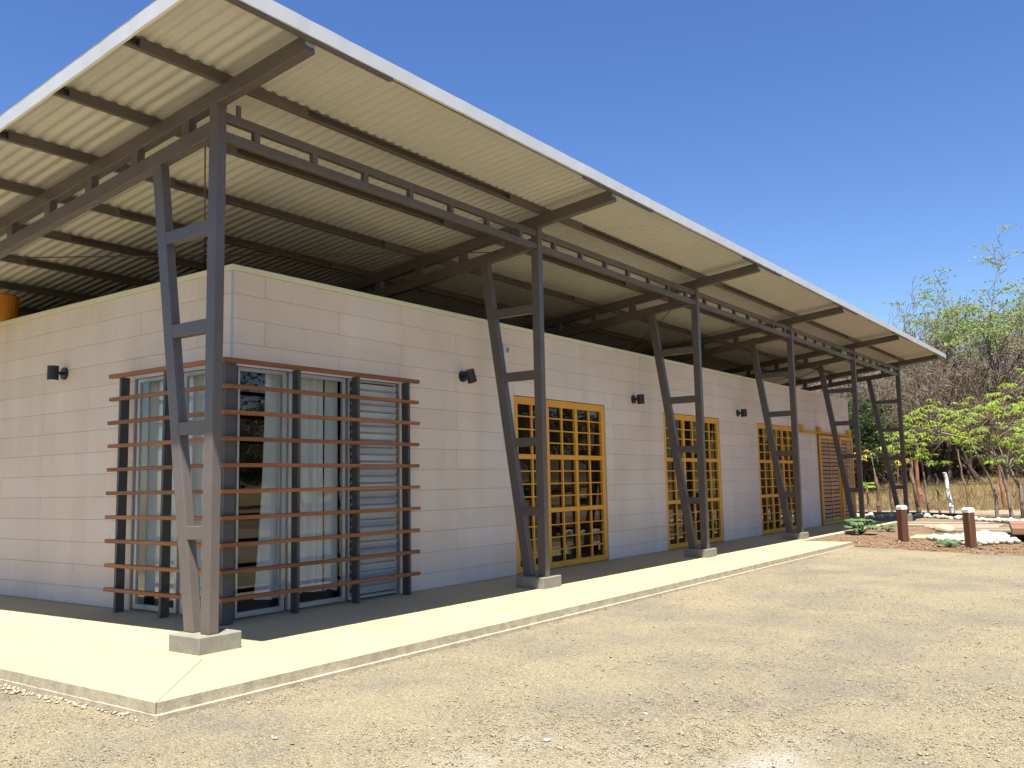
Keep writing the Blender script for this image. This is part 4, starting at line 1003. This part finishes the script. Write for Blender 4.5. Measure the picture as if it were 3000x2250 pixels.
for i in range(9):
    a = r_.uniform(0, 6.28); c = np.array([math.cos(a)*.12, .05+math.sin(a)*.12, 1.1+r_.uniform(-.1, .25)]); big_leaf(V, Q, c, np.array([math.cos(a), math.sin(a), r_.uniform(-.1, .5)]), np.array([0, 0, 1.]), .34, 5)
mk('foliage', fastmesh('foliage', np.array(V), None, np.array(Q)), 'leaf_lime', o)

# ================================================================== GRAVEL AND RUBBLE
def pebbles(name, pts, sizes, mt, label, seed, base=(IV1, IF1)):
    r = np.random.default_rng(seed); bv, bf = base; N = len(pts)
    # octahedral chips: 6 verts, 8 tris
    ov = np.array([[1, 0, 0], [-1, 0, 0], [0, 1, 0], [0, -1, 0], [0, 0, 1], [0, 0, -1.]]); of = np.array([[0, 2, 4], [2, 1, 4], [1, 3, 4], [3, 0, 4], [2, 0, 5], [1, 2, 5], [3, 1, 5], [0, 3, 5]])
    S = sizes[:, None]*np.stack([r.uniform(.7, 1.3, N), r.uniform(.6, 1.1, N), r.uniform(.35, .7, N)], 1)
    a = r.uniform(0, 6.28, N); ca, sa = np.cos(a), np.sin(a)
    L = ov[None]*S[:, None]*(1+.35*(r.random((N, 6, 1))-.5)); 
    L[:, :, 0] += L[:, :, 1]*r.uniform(-.3, .3, (N, 1)); tl = r.normal(size=(N, 2))*.25; L[:, :, 2] += L[:, :, 0]*tl[:, :1]+L[:, :, 1]*tl[:, 1:]
    X = L[:, :, 0]*ca[:, None]-L[:, :, 1]*sa[:, None]; Y = L[:, :, 0]*sa[:, None]+L[:, :, 1]*ca[:, None]
    v = np.stack([X+pts[:, 0:1], Y+pts[:, 1:2], L[:, :, 2]+pts[:, 2:3]], 2).reshape(-1, 3)
    f = (np.arange(N)[:, None, None]*6+of[None]).reshape(-1, 3)
    return tag(mk(name, fastmesh(name, v, None, f), mt), label, 'gravel', kind='stuff')
def lot_gravel():
    r = np.random.default_rng(2); N = 190000
    d = 4.5+15*r.random(N)**1.7; az = r.uniform(-3, 72, N); x = CAMP[0]+d*np.cos(np.radians(az)); y = CAMP[1]+d*np.sin(np.radians(az))
    on_slab = (x > XS-.03) & (y > YS-.03); keep = ~on_slab & (x < lot_edge(y)-.05)
    cl_ = vnoise(x, y, .9, 41)+.8*vnoise(x, y, 2.6, 42); keep &= (cl_+.28*r.normal(size=N) > .02); x, y = x[keep], y[keep]
    s = .0038+.0085*r.random(len(x))**3; big = r.random(len(x)) < .010; s[big] *= 2.0
    return pebbles('gravel', np.stack([x, y, ground_z(x, y)+s*.3], 1), s, 'pebble', 'loose pale gravel scattered over the lot', 3)
lot_gravel()
def clods():
    r = np.random.default_rng(6); N = 2600; x = r.uniform(14.3, 19.5, N); y = r.uniform(-5.2, -.3, N); keep = (x > lot_edge(y)+.05) & ~((y > -.2)) & (r.random(N) < np.exp(-(x-lot_edge(y))/1.6)+.12)
    x, y = x[keep], y[keep]; s = .012+.05*r.random(len(x))**3
    M = mat('brown_clod', (.21, .135, .085), .95, .05, noise=(9, .3)); MT['clod'] = M
    pebbles('soil_clods', np.stack([x, y, ground_z(x, y)+s*.2], 1), s, 'clod', 'brown clods and dead leaves on the garden soil', 8)
clods()
def rubble():
    r = np.random.default_rng(13); N = 900; y = -1.3+r.random(N)**.8*5.5; dens = .35+.65*(np.sin(y*2.1+.4) > -.2); keep = r.random(N) < dens; y = y[keep]
    x = XS-.012-np.abs(r.normal(size=len(y)))*.045; s = .006+.022*r.random(len(y))**2
    pebbles('rubble', np.stack([x, y, ground_z(x, y)+s*.35], 1), s, 'slab_edge', 'crumbled concrete bits along the foot of the slab', 14)
    x = r.uniform(XS, 14, 700); y = YS-.026-np.abs(r.normal(size=700))*.05; s = .004+.010*r.random(700)**2
    pebbles('rubble', np.stack([x, y, ground_z(x, y)+s*.3], 1), s, 'pebble', 'gravel gathered against the front edge of the slab', 15)
rubble()
def slab_specks():
    r = np.random.default_rng(23); N = 260; x = np.concatenate([r.uniform(XS, 15.6, 160), r.uniform(XS+.05, XR, 100)]); y = np.concatenate([r.uniform(YS+.02, -.1, 160)**1, r.uniform(-1, 6, 100)])
    y[:160] = YS+.02+(y[:160]-YS)*r.random(160)**1.5; s = .003+.006*r.random(N)**3
    pebbles('slab_grit', np.stack([x, y, np.full(N, .002)], 1), s, 'pebble', 'grit and leaf crumbs strewn on the pale apron', 24)
slab_specks()
wm = rock_mesh('white_stone', 33, 'whiterock', .55)
for (x, y, s, lab) in ((-1.18, -2.35, .022, 'white stone lying alone on the gravel before the slab corner'), (.55, -4.05, .02, 'small white stone on the gravel at the bottom of the lot'), (-.35, -3.85, .024, 'white flat stone half buried in the gravel near the chalky patch')):
    o = mk('white_stone', wm, None, loc=(x, y, float(ground_z(x, y))+s*.4)); o.scale = (s*1.3, s, s); o.rotation_euler = (0, 0, x*3); tag(o, lab, 'stone')
